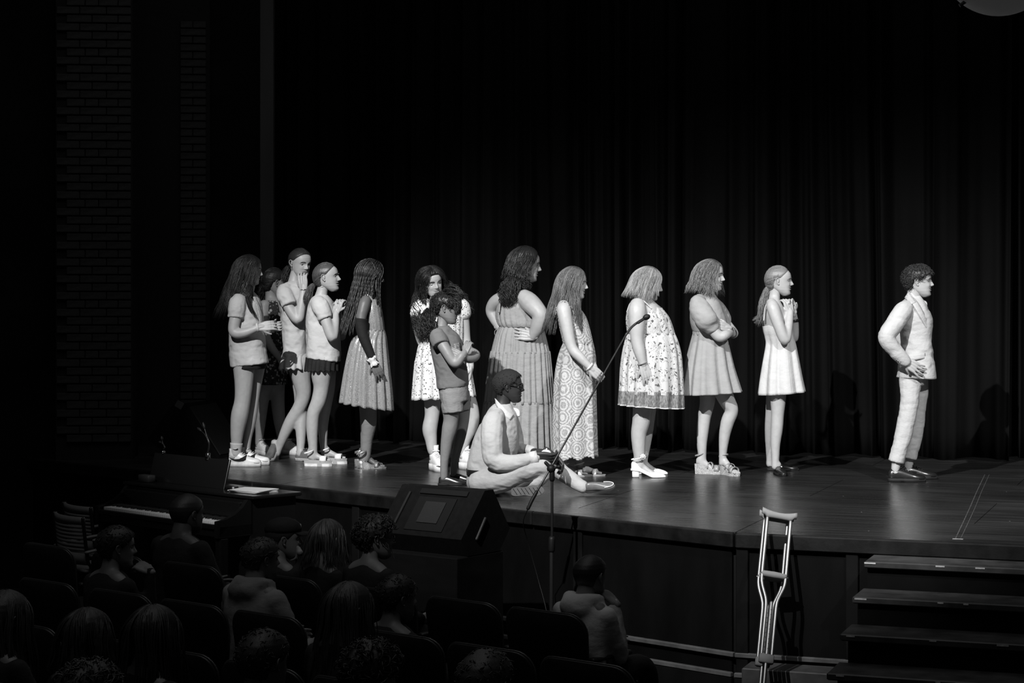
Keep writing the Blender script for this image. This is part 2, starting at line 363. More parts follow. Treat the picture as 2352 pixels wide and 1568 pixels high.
    def pulled(s, g, n, line, tie=(0, -.47, -.08), off=.03, rad=.010, seed=1, K=10, wav=.004):
        """hair drawn back from the hairline to a tie"""
        rr = np.random.RandomState(seed); d1 = nrm((np.array(tie) - EC_) / ER_)
        for i in range(n):
            a = 180 * rr.rand() ** .8; t = math.pi / 2 + math.radians(a) * (1 if rr.rand() < .5 else -1); z = np.interp(a, [q[0] for q in line], [q[1] for q in line]) + .02
            if a > 120 and rr.rand() < .5: z = -.3 + .5 * rr.rand()
            d0 = nrm((hsurf(np.array([t]), np.array([z]))[0] - EC_) / ER_); om = math.acos(np.clip(d0.dot(d1), -1, 1)) + 1e-6; uu = np.linspace(0, 1, K)[:, None]
            dd = (np.sin((1 - uu) * om) * d0 + np.sin(uu * om) * d1) / math.sin(om); p0 = hsurf(np.array([t]), np.array([z]), .004)[0]
            q = EC_ + dd * (ER_ + off * (.5 + .6 * rr.rand())); bl = np.clip(uu * 5, 0, 1); q = p0 * (1 - bl) * (1 - bl) + q * (1 - (1 - bl) ** 2)
            q[:, 2] += wav * np.sin(8 * uu[:, 0] + rr.rand() * 6)
            tube(g, s.w(q), rad * s.H * (.7 + .6 * rr.rand()) * np.interp(uu[:, 0], [0, .15, 1], [.35, 1, .8]), 3, rnd=False, c=.7 + .6 * rr.rand())
    def curls(s, g, n, line, size=.06, rad=.016, out=.05, seed=3, turns=1.6, K=9):
        rr = np.random.RandomState(seed)
        for i in range(n):
            while True:
                t = rr.rand() * 2 * math.pi; z = -.35 + .84 * rr.rand()
                al = math.degrees(abs((t - math.pi / 2 + math.pi) % (2 * math.pi) - math.pi))
                if z > np.interp(al, [a for a, b in line], [b for a, b in line]) + .01: break
            p0 = hsurf(np.array([t]), np.array([z]), out * (.5 + .7 * rr.rand()))[0]; p0[2] += out * .8 * max(0, (z - .15) / .35)
            nv = nrm(p0 - np.array((0, -.03, .05))); a = nrm(np.cross(nv, rr.randn(3))); b = np.cross(nv, a)
            ln = size * (.6 + .9 * rr.rand()); u = np.linspace(0, 1, K); an = u * turns * 6.28 + rr.rand() * 6
            rr_ = ln * .42 * (1 - .35 * u)
            q = p0 + np.outer(u - .5, a) * ln * 1.4 + np.outer(np.cos(an) * rr_, b) + np.outer(np.sin(an) * rr_, nv)
            tube(g, s.w(q), s.H * rad * np.interp(u, [0, .2, .8, 1], [.6, 1, 1, .4]), 3, rnd=False, c=.6 + .8 * rr.rand())
def tail(g, pts, n, r=.005, wav=.004, wf=30, helix=0, seed=2, K=13, endj=.12, sides=3):
    """bundle of locks along a guide of (point, bundle radius)"""
    a = np.array([list(p) + [q] for p, q in pts]); rr = np.random.RandomState(seed)
    for i in range(n):
        e = 1 - endj * rr.rand(); c = catmull(a, 60)[: max(4, int(60 * e))]; c = c[np.linspace(0, len(c) - 1, K).astype(int)]
        t, u, b = frames(c[:, :3]); an = rr.rand() * 6.28; q = math.sqrt(rr.rand()); x = np.linspace(0, 1, K)
        off = c[:, 3] * q; d = c[:, :3] + off[:, None] * (math.cos(an) * u + math.sin(an) * b)
        ph = rr.rand(2) * 6.3; gr = np.clip(x * 4, 0, 1); ln = np.linalg.norm(a[-1, :3] - a[0, :3])
        d += (wav * gr * np.sin(wf * x * ln + ph[0]))[:, None] * u + (wav * gr * np.cos(wf * x * ln + ph[1]))[:, None] * b
        if helix: d += (helix * gr)[:, None] * (np.sin(wf * 2 * x * ln + ph[0])[:, None] * u + np.cos(wf * 2 * x * ln + ph[0])[:, None] * b)
        tube(g, d, r * (.7 + .6 * rr.rand()) * np.interp(x, [0, .1, .75, 1], [.7, 1, .85, .2]), sides, rnd=False, c=.7 + .6 * rr.rand())

def V(d): return np.array((d[0], d[2], d[1]), float)           # (right, up, away) -> world
def hand(g, W, d, n, Lh, thumb=1, curl=(20, 25, 15), spread=6, tcurl=25):
    """W wrist, d finger direction, n palm normal (both right/up/away), Lh hand length in metres"""
    d = nrm(V(d)); n = V(n); n = nrm(n - d * n.dot(d)); b = np.cross(n, d) * thumb; W = np.asarray(W)
    limb(g, [(W - d * .16 * Lh, .135 * Lh), (W, .125 * Lh), (W + d * .12 * Lh, .115 * Lh)], sides=10)
    for k, (x0, x1) in enumerate(((.21, .25), (.07, .09), (-.07, -.07), (-.2, -.22))):
        limb(g, [(W + b * Lh * x0 * .55 - d * .05 * Lh, .085 * Lh), (W + d * Lh * .28 + b * Lh * x0 * .85, .085 * Lh), (W + d * Lh * .48 + b * Lh * x1 * .8, .066 * Lh)], sides=8)
        p = W + d * Lh * .48 + b * Lh * x1 * .8; ln = Lh * (.43, .49, .45, .35)[k]; an = 0; sp = math.radians(spread * (1.5, .5, -.5, -1.6)[k])
        dd = d * math.cos(sp) + b * math.sin(sp); pts = [(p, .058 * Lh)]
        for j, fr in enumerate((.44, .32, .24)):
            an += math.radians(curl[j] * (1 + .08 * (k - 1))); v = dd * math.cos(an) + n * math.sin(an); p = p + v * ln * fr; pts.append((p, (.052, .047, .04)[j] * Lh))
        limb(g, pts, n=13, sides=8)
    p = W + d * .08 * Lh + b * .14 * Lh; v = nrm(d * .62 + b * .62 + n * .35); pts = [(p, .08 * Lh)]
    for j, fr in enumerate((.2, .17, .13)):
        p = p + v * fr * Lh; pts.append((p, (.068, .055, .044)[j] * Lh)); v = nrm(v * math.cos(math.radians(tcurl)) + (d * .6 + n * .5 - b * .3) * math.sin(math.radians(tcurl)))
    limb(g, pts, n=13, sides=8)
    return W + d * .5 * Lh

class Person:
    def __init__(s, label, bx, Y, z=ZS, group='performers lined up on the stage'):
        s.Y = Y; s.s = Y / FPX; p = P(bx, HY, Y); s.root = empty('person', (p[0], Y, z), label, 'person', group)
        s.b = Geo(); s.h = Geo(); s.extra = Geo(); s.legs = []
    def p(s, px, py, d=0.0): return P(px, py, s.Y + d)
    def limb(s, pts, g=None, **k):
        """pts (px, py, depth offset m, radius px)"""
        return limb(s.b if g is None else g, [(s.p(x, y, d), r * s.s) for x, y, d, r in pts], **k)
    def leg(s, pts, hx, hy, yaw, Lf, h=.07):
        """leg from hip to the ankle of the foot that stands at heel pixel (hx, hy); depths run smoothly from the hip's to the foot's"""
        H0, a, b_ = s.fr(hx, hy, yaw); E = H0 + a * .17 * Lf + np.array((0, 0, h)); d1 = E[1] - s.Y; d0 = pts[0][2]; y0, y1 = pts[0][1], pts[-1][1]
        q = []
        for x, y, d, r in pts: t = (y - y0) / (y1 - y0); q.append((P(x, y, s.Y + d0 + (d1 - d0) * t), r * s.s))
        q.append((E, max(.095 * Lf, q[-1][1] * .92))); s.legs.append(q); return limb(s.b, q)
    def sock(s, i, m, f0=.84, k=1.13, name='sock'):
        a = np.array([list(p_) + [r] for p_, r in s.legs[i]]); c = catmull(a, 61); c = c[int(60 * f0):]; g = Geo(); tube(g, c[:, :3], c[:, 3] * k, 18, rnd=False); return g.build(name, m, s.root)
    def rings(s, rows, M=24, N=48, inset=0.0, folds=None, seed=0, hemwave=None, e=.92, rag=0.0):
        """rows (y, x left, x right, half depth px[, depth offset m[, drop of the right end px]]) -> rings of points"""
        a = np.array([(list(r) + [0, 0])[:6] for r in rows], float); c = catmull(a, M)
        th = np.linspace(0, 2 * math.pi, N, endpoint=False); rr = np.random.RandomState(seed); out = []
        t = np.linspace(0, 1, M)
        if folds:
            nf, a0, a1 = folds[:3]; sh = folds[3] if len(folds) > 3 else 1.0
            ph = np.cumsum(.4 + 1.2 * rr.rand(N)); ph = ph / ph[-1] * nf * 2 * math.pi; am = .6 + .8 * rr.rand(N); am = np.convolve(np.tile(am, 3), np.ones(5) / 5, 'same')[N:2 * N]
        for i in range(M):
            y, xl, xr, hd, d, tl = c[i]; hx = max((xr - xl) / 2 - inset, .5); hd = max(hd - inset, .5); cx = (xl + xr) / 2
            k = np.zeros(N)
            if folds:
                q = np.sin(ph + .8 * math.sin(2.2 * t[i])); k = (a0 + (a1 - a0) * t[i] ** 1.2) * am * np.sign(q) * np.abs(q) ** sh
            ct, st = np.cos(th), np.sin(th); x = np.sign(ct) * np.abs(ct) ** e; z = np.sign(st) * np.abs(st) ** e
            yy = y + tl * (x * .5)
            if hemwave: yy = yy + hemwave * t[i] ** 6 * np.sin(ph)
            if rag: yy = yy + rag * t[i] ** 8 * np.sin(th * 40)
            X = cx + x * (hx + k); D = d + z * (hd + k) * s.s
            out.append(np.stack([(X - CX) * s.Y / FPX, s.Y + D, ZC - (yy - HY) * s.Y / FPX], -1))
        return np.array(out)
    def torso(s, rows, inset=5, g=None, **k):
        return loft(s.b if g is None else g, s.rings(rows, inset=inset, N=28, **k))
    def surf(s, rows, px, py, lift=.006, far=False):
        """point on the near side of a garment of these rows"""
        a = np.array([(list(r) + [0, 0])[:6] for r in rows], float); c = catmull(a, 80)
        i = np.argsort(c[:, 0]); y, xl, xr, hd, d = (np.interp(py, c[i, 0], c[i, k]) for k in range(5))
        u = np.clip(abs((px - (xl + xr) / 2) / ((xr - xl) / 2)), 0, .995)
        D = d - hd * s.s * (1 - u ** 2.17) ** (.46)
        return P(px, py, s.Y + D - lift)
    def strip(s, name, A, B, rows, m, n=14, k=4, lift=.007, thick=.003, parent=None):
        """thin cloth piece between two outlines (px points) lying on the garment"""
        a, b = catmull(A, n), catmull(B, n); g = Geo(); r = []
        for i in range(n): r.append([s.surf(rows, *(a[i] * (1 - u) + b[i] * u), lift) for u in np.linspace(0, 1, k)])
        r = np.array(r); g.add(r.reshape(-1, 3), [gridfaces(n, k, False)])
        return g.build(name, m, parent or s.root, solid=thick)
    def skirt(s, name, rows, m, M=36, N=144, thick=.003, parent=None, **k):
        g = Geo(); loft(g, s.rings(rows, M, N, **k), False, False)
        return g.build(name, m, parent or s.root, solid=thick)
    def cloth(s, name, g, m, vox=.0075, sm=3, wr=.004, sc=(22, 22, 14), seed=0, parent=None):
        """closed volumes in g merged into one garment with wrinkles"""
        v, fs = remesh(g, vox, sm); nn = vnormals(v, fs)
        k = fbm(v, sc, seed * 3.7) + .5 * fbm(v, tuple(2.3 * q for q in sc), seed + 9.1)
        k = .6 * k + .5 * (.5 - np.abs(k) * 1.6)
        v = v + nn * (wr * k)[:, None]
        o = Geo().add(v, fs); return o.build(name, m, parent or s.root)
    def body(s, m, vox=.0092, head=None, closed=False, ears=True, hv=.0038, step=1):
        g = Geo(); v, fs = remesh(s.b, vox, 4); g.add(v, fs)
        if s.h.n: v, fs = remesh(s.h, hv, 2, .4); g.add(v, fs)
        if head: head.put(g, closed, ears, step)
        g.merge(s.extra)
        s.bo = g.build('body', m, s.root); return s.bo
    def hair(s, g, m): return g.build('hair', m, s.root)
    # ---- feet and shoes
    def fr(s, hx, hy, yaw):
        H0 = G(hx, hy); a = math.radians(yaw); d = np.array((math.cos(a), -math.sin(a), 0)); return H0, d, np.array((-d[1], d[0], 0))
    def foot(s, hx, hy, yaw, Lf, rise=0.0, sole=.01, ankle=None, toes=True):
        """bare foot inside the sandal, added to the body; ankle (px,py,d,r)"""
        H0, a, b = s.fr(hx, hy, yaw); R = []
        for t, w_, h in ((.03, .07, .2), (.1, .11, .3), (.25, .12, .33), (.4, .125, .27), (.55, .15, .2), (.7, .17, .14), (.82, .16, .105)):
            z0 = sole + rise * max(0, 1 - max(t - .12, 0) / .5); c = H0 + a * Lf * t + np.array((0, 0, z0))
            th = np.linspace(0, 2 * math.pi, 14, endpoint=False)
            R.append([c + b * w_ * Lf * math.cos(q) + np.array((0, 0, 1)) * h * Lf * (.5 + .5 * math.sin(q)) for q in th])
        loft(s.b, R)
        if toes:
            for k in range(5):
                sd = (k - 2) * .062 * Lf; ln = (.08, .075, .06, .045, .03)[k] * Lf
                limb(s.extra, [(H0 + a * .74 * Lf + b * sd + np.array((0, 0, sole + .045 * Lf)), .036 * Lf), (H0 + a * (.84 * Lf + ln) + b * sd + np.array((0, 0, sole + .03 * Lf)), (.034 if k == 0 else .026) * Lf)], sides=8)
        return H0 + a * .17 * Lf + np.array((0, 0, rise + sole + .28 * Lf))
    def shoe(s, hx, hy, yaw, Lf, mu, ms, kind='sneaker', rise=0.0, sole=.025, high=0.0, label=None, sub=None, parts=()):
        H0, a, b = s.fr(hx, hy, yaw); zz = np.array((0, 0, 1.0)); g = Geo()
        T = {'sneaker': ((0, .09, .24), (.05, .125, .34), (.15, .14, .38), (.3, .142, .36), (.42, .15, .28), (.55, .165, .22), (.7, .175, .175), (.85, .155, .14), (.95, .10, .11), (1.0, .03, .05)),
             'flat': ((0, .07, .15), (.05, .11, .2), (.15, .125, .22), (.3, .125, .2), (.42, .135, .17), (.55, .155, .16), (.7, .16, .13), (.85, .135, .10), (.95, .085, .075), (1.0, .02, .03)),
             'oxford': ((0, .08, .2), (.05, .115, .26), (.15, .125, .29), (.3, .125, .28), (.42, .135, .25), (.55, .15, .205), (.7, .155, .16), (.85, .125, .12), (.95, .075, .09), (1.0, .02, .04)),
             'pump': ((0, .07, .18), (.04, .105, .24), (.12, .118, .22), (.25, .11, .10), (.4, .11, .07), (.55, .14, .08), (.68, .155, .14), (.8, .14, .12), (.92, .09, .08), (1.0, .02, .03))}[kind]
        T = catmull(np.array(T), 26); R = []
        rz = lambda t: rise * (1 if t < .2 else max(0, 1 - (t - .2) / .42)) if rise else 0
        th = np.concatenate([np.linspace(0, math.pi, 15), [math.pi * 1.25, math.pi * 1.5, math.pi * 1.75]])
        for t, w_, h in T:
            c = H0 + a * Lf * t + zz * (sole + rz(t)); row = []
            for q in th:
                if q <= math.pi: row.append(c + b * w_ * Lf * np.sign(math.cos(q)) * abs(math.cos(q)) ** .8 + zz * h * Lf * math.sin(q) ** .75)
                else: row.append(c + b * w_ * Lf * .9 * math.cos(q) - zz * .002)
            R.append(row)
        loft(g, R)
        if high:
            c0 = H0 + a * .19 * Lf + zz * (sole + .28 * Lf)
            th2 = np.linspace(0, 2 * math.pi, 20, endpoint=False); rg = []
            for q, k in ((-.14 * Lf, 1.0), (0, .98), (high * .5, .9), (high, .93), (high * 1.02, .84), (high * .6, .8)):
                rg.append([c0 + zz * q - a * .01 + (a * .165 * math.cos(t) + b * .145 * math.sin(t)) * Lf * k for t in th2])
            loft(g, rg, True, True)
        o = g.build('shoe', mu, s.root)
        if label: o['label'] = label
        gs = Geo(); ts = np.linspace(0, 1, 26); wv = catmull(np.array(T), 26)[:, 1] * Lf + .006
        wv[0] *= .8; wv[-1] = max(wv[-1], .012)
        heel = rise > 0.02 and kind == 'pump'
        up = [H0 + a * (Lf * t * 1.02 - .005) + b * q + zz * (sole + rz(t) + .006) for t, q in zip(ts, wv)] + [H0 + a * (Lf * t * 1.02 - .005) - b * q + zz * (sole + rz(t) + .006) for t, q in zip(ts[::-1], wv[::-1])]
        if heel: dn = [p - zz * (.012) for p in up]
        elif kind == 'flat' or kind == 'oxford':
            dn = [np.array((p[0], p[1], ZS + (0.004 if .28 < np.dot(p - H0, a) / Lf < .42 else 0))) for p in up]
        else: dn = [np.array((p[0], p[1], ZS)) for p in up]
        md = [(np.array(u) * .5 + np.array(d) * .5) for u, d in zip(up, dn)]
        loft(gs, [dn, md, up])
        so = gs.build('sole', ms, o)
        if sub: so['label'] = sub
        if heel:
            gh = Geo(); c = H0 + a * .13 * Lf; box(gh, c + zz * (rise + sole) / 2, .105 * Lf, .085 * Lf, (rise + sole) / 2, np.stack([a, b, zz]), bev=.006); gh.build('heel', ms, o)
        return o, H0, a, b
    def laces(s, o, H0, a, b, Lf, sole, m, n=5, t0=.34, t1=.6, h0=.34, h1=.21):
        g = Geo(); zz = np.array((0, 0, 1.0))
        for i in range(n):
            t = t0 + (t1 - t0) * i / (n - 1); h = (h0 + (h1 - h0) * i / (n - 1)) * Lf + sole + .003
            q = [H0 + a * (t + .012 * (-1) ** i * k) * Lf + b * k * .08 * Lf + zz * (h - .03 * Lf * abs(k) ** 2) for k in np.linspace(-1, 1, 7)]
            tube(g, q, .0035, 5)
        for sd in (-1, 1):
            u = np.linspace(0, 2 * math.pi, 14); c = H0 + a * (t0 - .02) * Lf + zz * (h0 * Lf + sole + .012) + b * sd * .06 * Lf
            tube(g, [c + b * sd * .05 * Lf * math.cos(q) + (a * .03 + zz * .02) * Lf * math.sin(q) for q in u], .003, 5)
        g.build('laces', m, o)
    def strap(s, H0, a, b, Lf, t, h, m, w=.012, base=0.0, side=.15, name='strap', parent=None, t2=None):
        g = Geo(); zz = np.array((0, 0, 1.0)); t2 = t if t2 is None else t2
        R = []
        for k in np.linspace(0, math.pi, 15):
            c = H0 + a * (t + (t2 - t) * (1 - math.cos(k)) / 2) * Lf + b * side * Lf * math.cos(k) + zz * (base + h * Lf * math.sin(k) ** .7)
            R.append([c - a * w / 2, c + a * w / 2])
        R = np.array(R); g.add(R.reshape(-1, 3), [gridfaces(15, 2, False)])
        return g.build(name, m, parent or s.root, solid=.004)
    def ankle(s, H0, a, b, Lf, z, r, m, parent, w=.010, t=.16):
        g = Geo(); c = H0 + a * t * Lf + np.array((0, 0, z)); th = np.linspace(0, 2 * math.pi, 22, endpoint=False)
        R = [[c + (a * math.cos(q) * 1.1 + b * math.sin(q)) * r * k + np.array((0, 0, dz + .012 * math.cos(q))) for q in th] for dz, k in ((-w / 2, 1), (w / 2, 1), (w / 2, 1.12), (-w / 2, 1.12), (-w / 2, 1))]
        loft(g, R, False, False); return g.build('ankle_strap', m, parent)
    def platform(s, hx, hy, yaw, Lf, m, heel, ball_, mat2=None, k=1.0, name='sandal'):
        """sandal sole: thickness heel at the back to ball_ at the front"""
        H0, a, b = s.fr(hx, hy, yaw); zz = np.array((0, 0, 1.0)); g = Geo()
        T = catmull(np.array(((0, .06), (.05, .11), (.2, .13), (.4, .125), (.6, .155), (.75, .17), (.9, .14), (1.0, .03))), 24); ts = np.linspace(-.02, 1.0, 24)
        tp = lambda t: heel + (ball_ - heel) * np.clip((t - .2) / .45, 0, 1)
        top = [H0 + a * Lf * t + b * q[1] * Lf * k + zz * tp(t) for t, q in zip(ts, T)] + [H0 + a * Lf * t - b * q[1] * Lf * k + zz * tp(t) for t, q in zip(ts[::-1], T[::-1])]
        dn = [np.array((p[0], p[1], ZS)) - a * (.006 if np.dot(p - H0, a) > .5 * Lf else -.004) for p in top]
        loft(g, [dn, top]); o = g.build(name, m, s.root, smooth=False)
        return o, H0, a, b
# ------------------------------------------------------------ materials of the place
M_fascia = mat('black_painted_board', .0018, .7, .08, var=((6, 6, 2), .5), bump=((30, 30, 8), .15, .004))
M_lip = mat('worn_black_edge', .006, .5, .2, var=((9, 9, 9), .6), bump=((40, 40, 40), .3, .004))
M_step = mat('black_step_paint', .045, .5, .5, var=((8, 8, 8), .5), bump=((50, 50, 50), .2, .003))
M_riser = mat('black_riser_paint', .0035, .7, .1, var=((5, 5, 5), .5))
M_tape = mat('white_glow_tape', .55, .6, .3, var=((60, 60, 60), .3))
M_house = mat('house_floor_vinyl', .012, .6, .2, var=((3, 3, 3), .4))
M_brick = mat('dark_painted_brick', .03, .8, .2, var=((12, 12, 30), .35), bump=((60, 60, 60), .5, .004))
M_mortar = mat('dark_mortar', .015, .9, .1)
M_black = mat('black_masking_paint', .006, .9, .1, var=((2, 2, 2), .4))
M_flat = mat('pale_grey_trim_paint', .05, .7, .2, var=((3, 3, 1), .2))
M_velour = mat('black_velour', .0046, 1.0, 0.02, var=((1.3, 1.3, .5), .35), bump=((140, 140, 60), .25, .003))
M_strip = mat('pale_base_strip', .06, .6, .4, var=((10, 10, 10), .4))

def deck_mat():
    m, N, K, b, tc = node_mat('stage_deck_paint', .3, .5)
    mp = N.new('ShaderNodeMapping'); mp.inputs['Rotation'].default_value = (0, 0, math.radians(20)); K.new(tc.outputs['Object'], mp.inputs[0])
    def nz(sc, d=5):
        q = N.new('ShaderNodeMapping'); q.inputs['Scale'].default_value = sc; K.new(mp.outputs[0], q.inputs[0])
        n = N.new('ShaderNodeTexNoise'); n.inputs['Scale'].default_value = 1; n.inputs['Detail'].default_value = d; K.new(q.outputs[0], n.inputs[0]); return n.outputs[0]
    streak, blot, fine = nz((1.2, 26, 1)), nz((1.1, 2.2, 1)), nz((9, 160, 1), 3)
    v = mathn(N, K, 'ADD', mathn(N, K, 'MULTIPLY', streak, .55), mathn(N, K, 'MULTIPLY', blot, .45))
    base = ramp(N, K, v, [(.3, .008), (.5, .017), (.72, .038)])
    scr = ramp(N, K, fine, [(.70, 0), (.78, .035)])
    ad = N.new('ShaderNodeMix'); ad.data_type = 'RGBA'; ad.blend_type = 'ADD'; ad.inputs[0].default_value = 1; K.new(base, ad.inputs[6]); K.new(scr, ad.inputs[7])
    vq = N.new('ShaderNodeTexVoronoi'); vq.inputs['Scale'].default_value = 5.5; K.new(mp.outputs[0], vq.inputs[0]); fleck = ramp(N, K, vq.outputs[0], [(.018, .3), (.03, 0)])
    a2 = N.new('ShaderNodeMix'); a2.data_type = 'RGBA'; a2.blend_type = 'ADD'; a2.inputs[0].default_value = 1; K.new(ad.outputs[2], a2.inputs[6]); K.new(fleck, a2.inputs[7]); ad = a2
    K.new(ad.outputs[2], b.inputs['Base Color'])
    K.new(ramp(N, K, v, [(.3, .22), (.7, .36)]), b.inputs['Roughness'])
    bn = N.new('ShaderNodeBump'); bn.inputs['Strength'].default_value = .12; bn.inputs['Distance'].default_value = .004; K.new(fine, bn.inputs['Height']); K.new(bn.outputs[0], b.inputs['Normal'])
    return m
M_deck = deck_mat()

# ------------------------------------------------------------ stage deck: sheets on a slab
A20 = math.radians(20); U = np.array((math.cos(A20), -math.sin(A20), 0)); NV = np.array((math.sin(A20), math.cos(A20), 0)); ZZ = np.array((0, 0, 1.0))
EL, EC = G(530, 1100), G(1690, 1222); UL = nrm(EC - EL); E0 = EL - UL * 3.2; E2 = EC + U * 5.2
BK = 8.6
stage_poly = [E0, EC, E2, E2 + NV * BK, E0 + NV * 4.5]
def clip(poly, edges):
    for (p, q) in edges:
        d = q - p; nn = np.array((-d[1], d[0], 0)); out = []
        for i in range(len(poly)):
            a, b = poly[i], poly[(i + 1) % len(poly)]; sa, sb = (a - p).dot(nn), (b - p).dot(nn)
            if sa >= 0: out.append(a)
            if sa * sb < 0: out.append(a + (b - a) * sa / (sa - sb))
        poly = out
        if len(poly) < 3: return []
    return poly
stage = empty('stage', (0, 0, 0), kind='structure')
g = Geo(); ins = [p + np.array((0, .03, 0)) for p in stage_poly]; prism(g, [np.array((p[0], p[1], 0)) for p in ins], np.array((0, 0, .02)), np.array((0, 0, ZS - .02)))
g.build('stage_slab', M_black, stage, smooth=False)
edges = [(stage_poly[i], stage_poly[(i + 1) % 5]) for i in range(5)]
for i in range(-6, 7):
    for j in range(-2, 9):
        o0 = EC + U * (i * 2.44 + (1.22 if j % 2 else 0)) + NV * (j * 1.22 - .35); gp = .003
        rect = [o0 + U * gp + NV * gp, o0 + U * (2.44 - gp) + NV * gp, o0 + U * (2.44 - gp) + NV * (1.22 - gp), o0 + U * gp + NV * (1.22 - gp)]
        c = clip(rect, edges)
        if len(c) < 3: continue
        g = Geo(); c = np.array([(p[0], p[1], 0) for p in c]); prism(g, c, np.array((0, 0, ZS - .02)), np.array((0, 0, ZS)))
        g.build('deck_panel', M_deck, stage, smooth=False)

# ------------------------------------------------------------ stage front: lip, panels, posts, base strips, ledge
def front(name, A, B, posts, n_out):
    """A->B along the edge; n_out points to the house; posts at distances"""
    root = empty(name, (0, 0, 0), kind='structure'); d = nrm(B - A); ln = np.linalg.norm(B - A); ax = np.stack([d, -n_out, ZZ])
    def bx(nm, s0, s1, z0, z1, dep, out, m, bev=.004):
        g = Geo(); c = A + d * (s0 + s1) / 2 + n_out * (out - dep / 2); c[2] = (z0 + z1) / 2
        box(g, c, (s1 - s0) / 2, dep / 2, (z1 - z0) / 2, ax, bev=bev); return g.build(nm, m, root, smooth=False)
    cuts = [0, ln * .45, ln * .8, ln] if ln > 4 else [0, ln]
    for a, b in zip(cuts[:-1], cuts[1:]): bx('edge_board', a + .002, b - .002, ZS - .088, ZS - .001, .05, .035, M_lip, .008)
    ps = [0] + posts + [ln]
    for a, b in zip(ps[:-1], ps[1:]): bx('panel', a + .03, b - .03, .02, ZS - .09, .02, .0, M_fascia)
    for q in posts: bx('post', q - .035, q + .035, .02, ZS - .09, .03, .018, M_riser)
    bx('base_strip', 0, ln, .345, .372, .03, .03, M_strip); bx('base_strip', 0, ln, .235, .262, .03, .05, M_strip)
    bx('plinth', 0, ln, 0.0, .234, .03, .045, M_riser)
    return bx
nl = np.array((UL[1], -UL[0], 0)); nr = -NV
def along(px, A, d):          # distance along the edge line seen at column px
    k = (px - CX) / FPX; return (k * A[1] - A[0]) / (d[0] - k * d[1])
front('trim_1', E0, EC, [along(x, E0, UL) for x in (560, 820, 1080, 1330)], nl)
bx = front('trim_2', EC, E2, [.04] + [along(x, EC, U) for x in (1958,)] + [3.0, 4.2], nr)
g = Geo(); c = EC + U * .75 + nr * .13; c[2] = .165; box(g, c, .66, .11, .165, np.stack([U, -nr, ZZ]), bev=.006); tag(g.build('base_ledge', M_step, None, smooth=False), kind='structure')

# ------------------------------------------------------------ steps up to the stage
stair = empty('stage_steps', (0, 0, 0), kind='structure')
S0 = EC + U * (along(2012, EC, U)); S0[2] = 0
for k in range(6):
    z = .962 - .149 * k; d1 = .287 * (k + 1); ax = np.stack([U, -nr, ZZ]); wd = 3.0
    g = Geo(); c = S0 + U * (wd / 2 - .012 * k) + nr * (d1 - .287 / 2 + .005); c[2] = z - .018; box(g, c, wd / 2 + .012, .158, .018, ax, bev=.006); g.build('tread', M_step, stair, smooth=False)
    g = Geo(); c = S0 + U * wd / 2 + nr * (d1 - .03); c[2] = z / 2 - .018; box(g, c, wd / 2, .012, z / 2 - .018, ax); g.build('riser', M_riser, stair, smooth=False)
    for q in range(5):
        s_ = .02 + q * .27 + .22 * RNG.random() * (q > 0); g = Geo(); c = S0 + U * s_ + nr * (d1 + .0215); c[2] = z - .006 - .004 * RNG.random()
        box(g, c, .012 + .02 * RNG.random(), .001, .004, ax); g.build('tape_or_floor_patch', M_tape, stair, smooth=False)
for k in range(6):
    z = .962 - .149 * k - .036; d1 = .287 * (k + 1); g = Geo(); c = S0 + U * .008 + nr * (d1 - .287 / 2 - .03); c[2] = z / 2; box(g, c, .01, .1435, z / 2, np.stack([U, -nr, ZZ])); g.build('side_panel', M_riser, stair, smooth=False)

# ------------------------------------------------------------ house floor, left wall, trim strip
g = Geo(); box(g, (0, 6, -.05), 14, 16, .05); tag(g.build('floor', M_house, None, smooth=False), kind='structure')
g = Geo(); box(g, (0, 4, 11.3), 14, 18, .05); tag(g.build('ceiling', M_black, None, smooth=False), kind='structure')
wall = empty('wall_left', (0, 0, 0), kind='structure')
WD = nrm(np.array((1, .094, 0))); WN = np.array((WD[1], -WD[0], 0))
def wp(px, Y0): # point on a wall line through (px 215, Y0) with direction WD
    q = np.array(((215 - CX) / FPX * Y0, Y0, 0)); return q + WD * along(px, q, WD)
def slab(nm, x0, x1, Y0, z0, z1, th, m):
    a, b = wp(x0, Y0), wp(x1, Y0); g = Geo(); c = (a + b) / 2 - WN * (th / 2); c[2] = (z0 + z1) / 2
    box(g, c, np.linalg.norm(b - a) / 2, th / 2, (z1 - z0) / 2, np.stack([WD, -WN, ZZ])); return g.build(nm, m, wall, smooth=False)
slab('pilaster_core', 128, 304, 16.02, 0, 7, .5, M_mortar); slab('recess_core', 300, 482, 17.3, 0, 7, .1, M_mortar)
slab('masking', -400, 130, 16.2, 0, 7, .1, M_black); slab('masking', 480, 600, 17.45, 0, 7, .1, M_black)
ROWS = {'A': (130, 183.6, 245, 302), 'B': (153, 212, 271.6, 302), 'C': (153, 196, 227, 271.6, 302)}
cache = {}
def brick(x0, x1, Y0, z):
    a, b = wp(x0 + .9, Y0), wp(x1 - .9, Y0); ln = np.linalg.norm(b - a); key = round(ln, 3)
    if key not in cache:
        g = Geo(); box(g, (0, 0, 0), ln / 2, .02, .0285, np.stack([WD, -WN, ZZ]), bev=.004); me = g.mesh('brick', smooth=False); me.materials.append(M_brick); cache[key] = me
    o = bpy.data.objects.new('brick', cache[key]); COL.objects.link(o); o.parent = wall; c = (a + b) / 2 + WN * RNG.uniform(.006, .012); o.location = (c[0], c[1], z)
zt = ZC + 655 * 16 / FPX; rowh = .0674
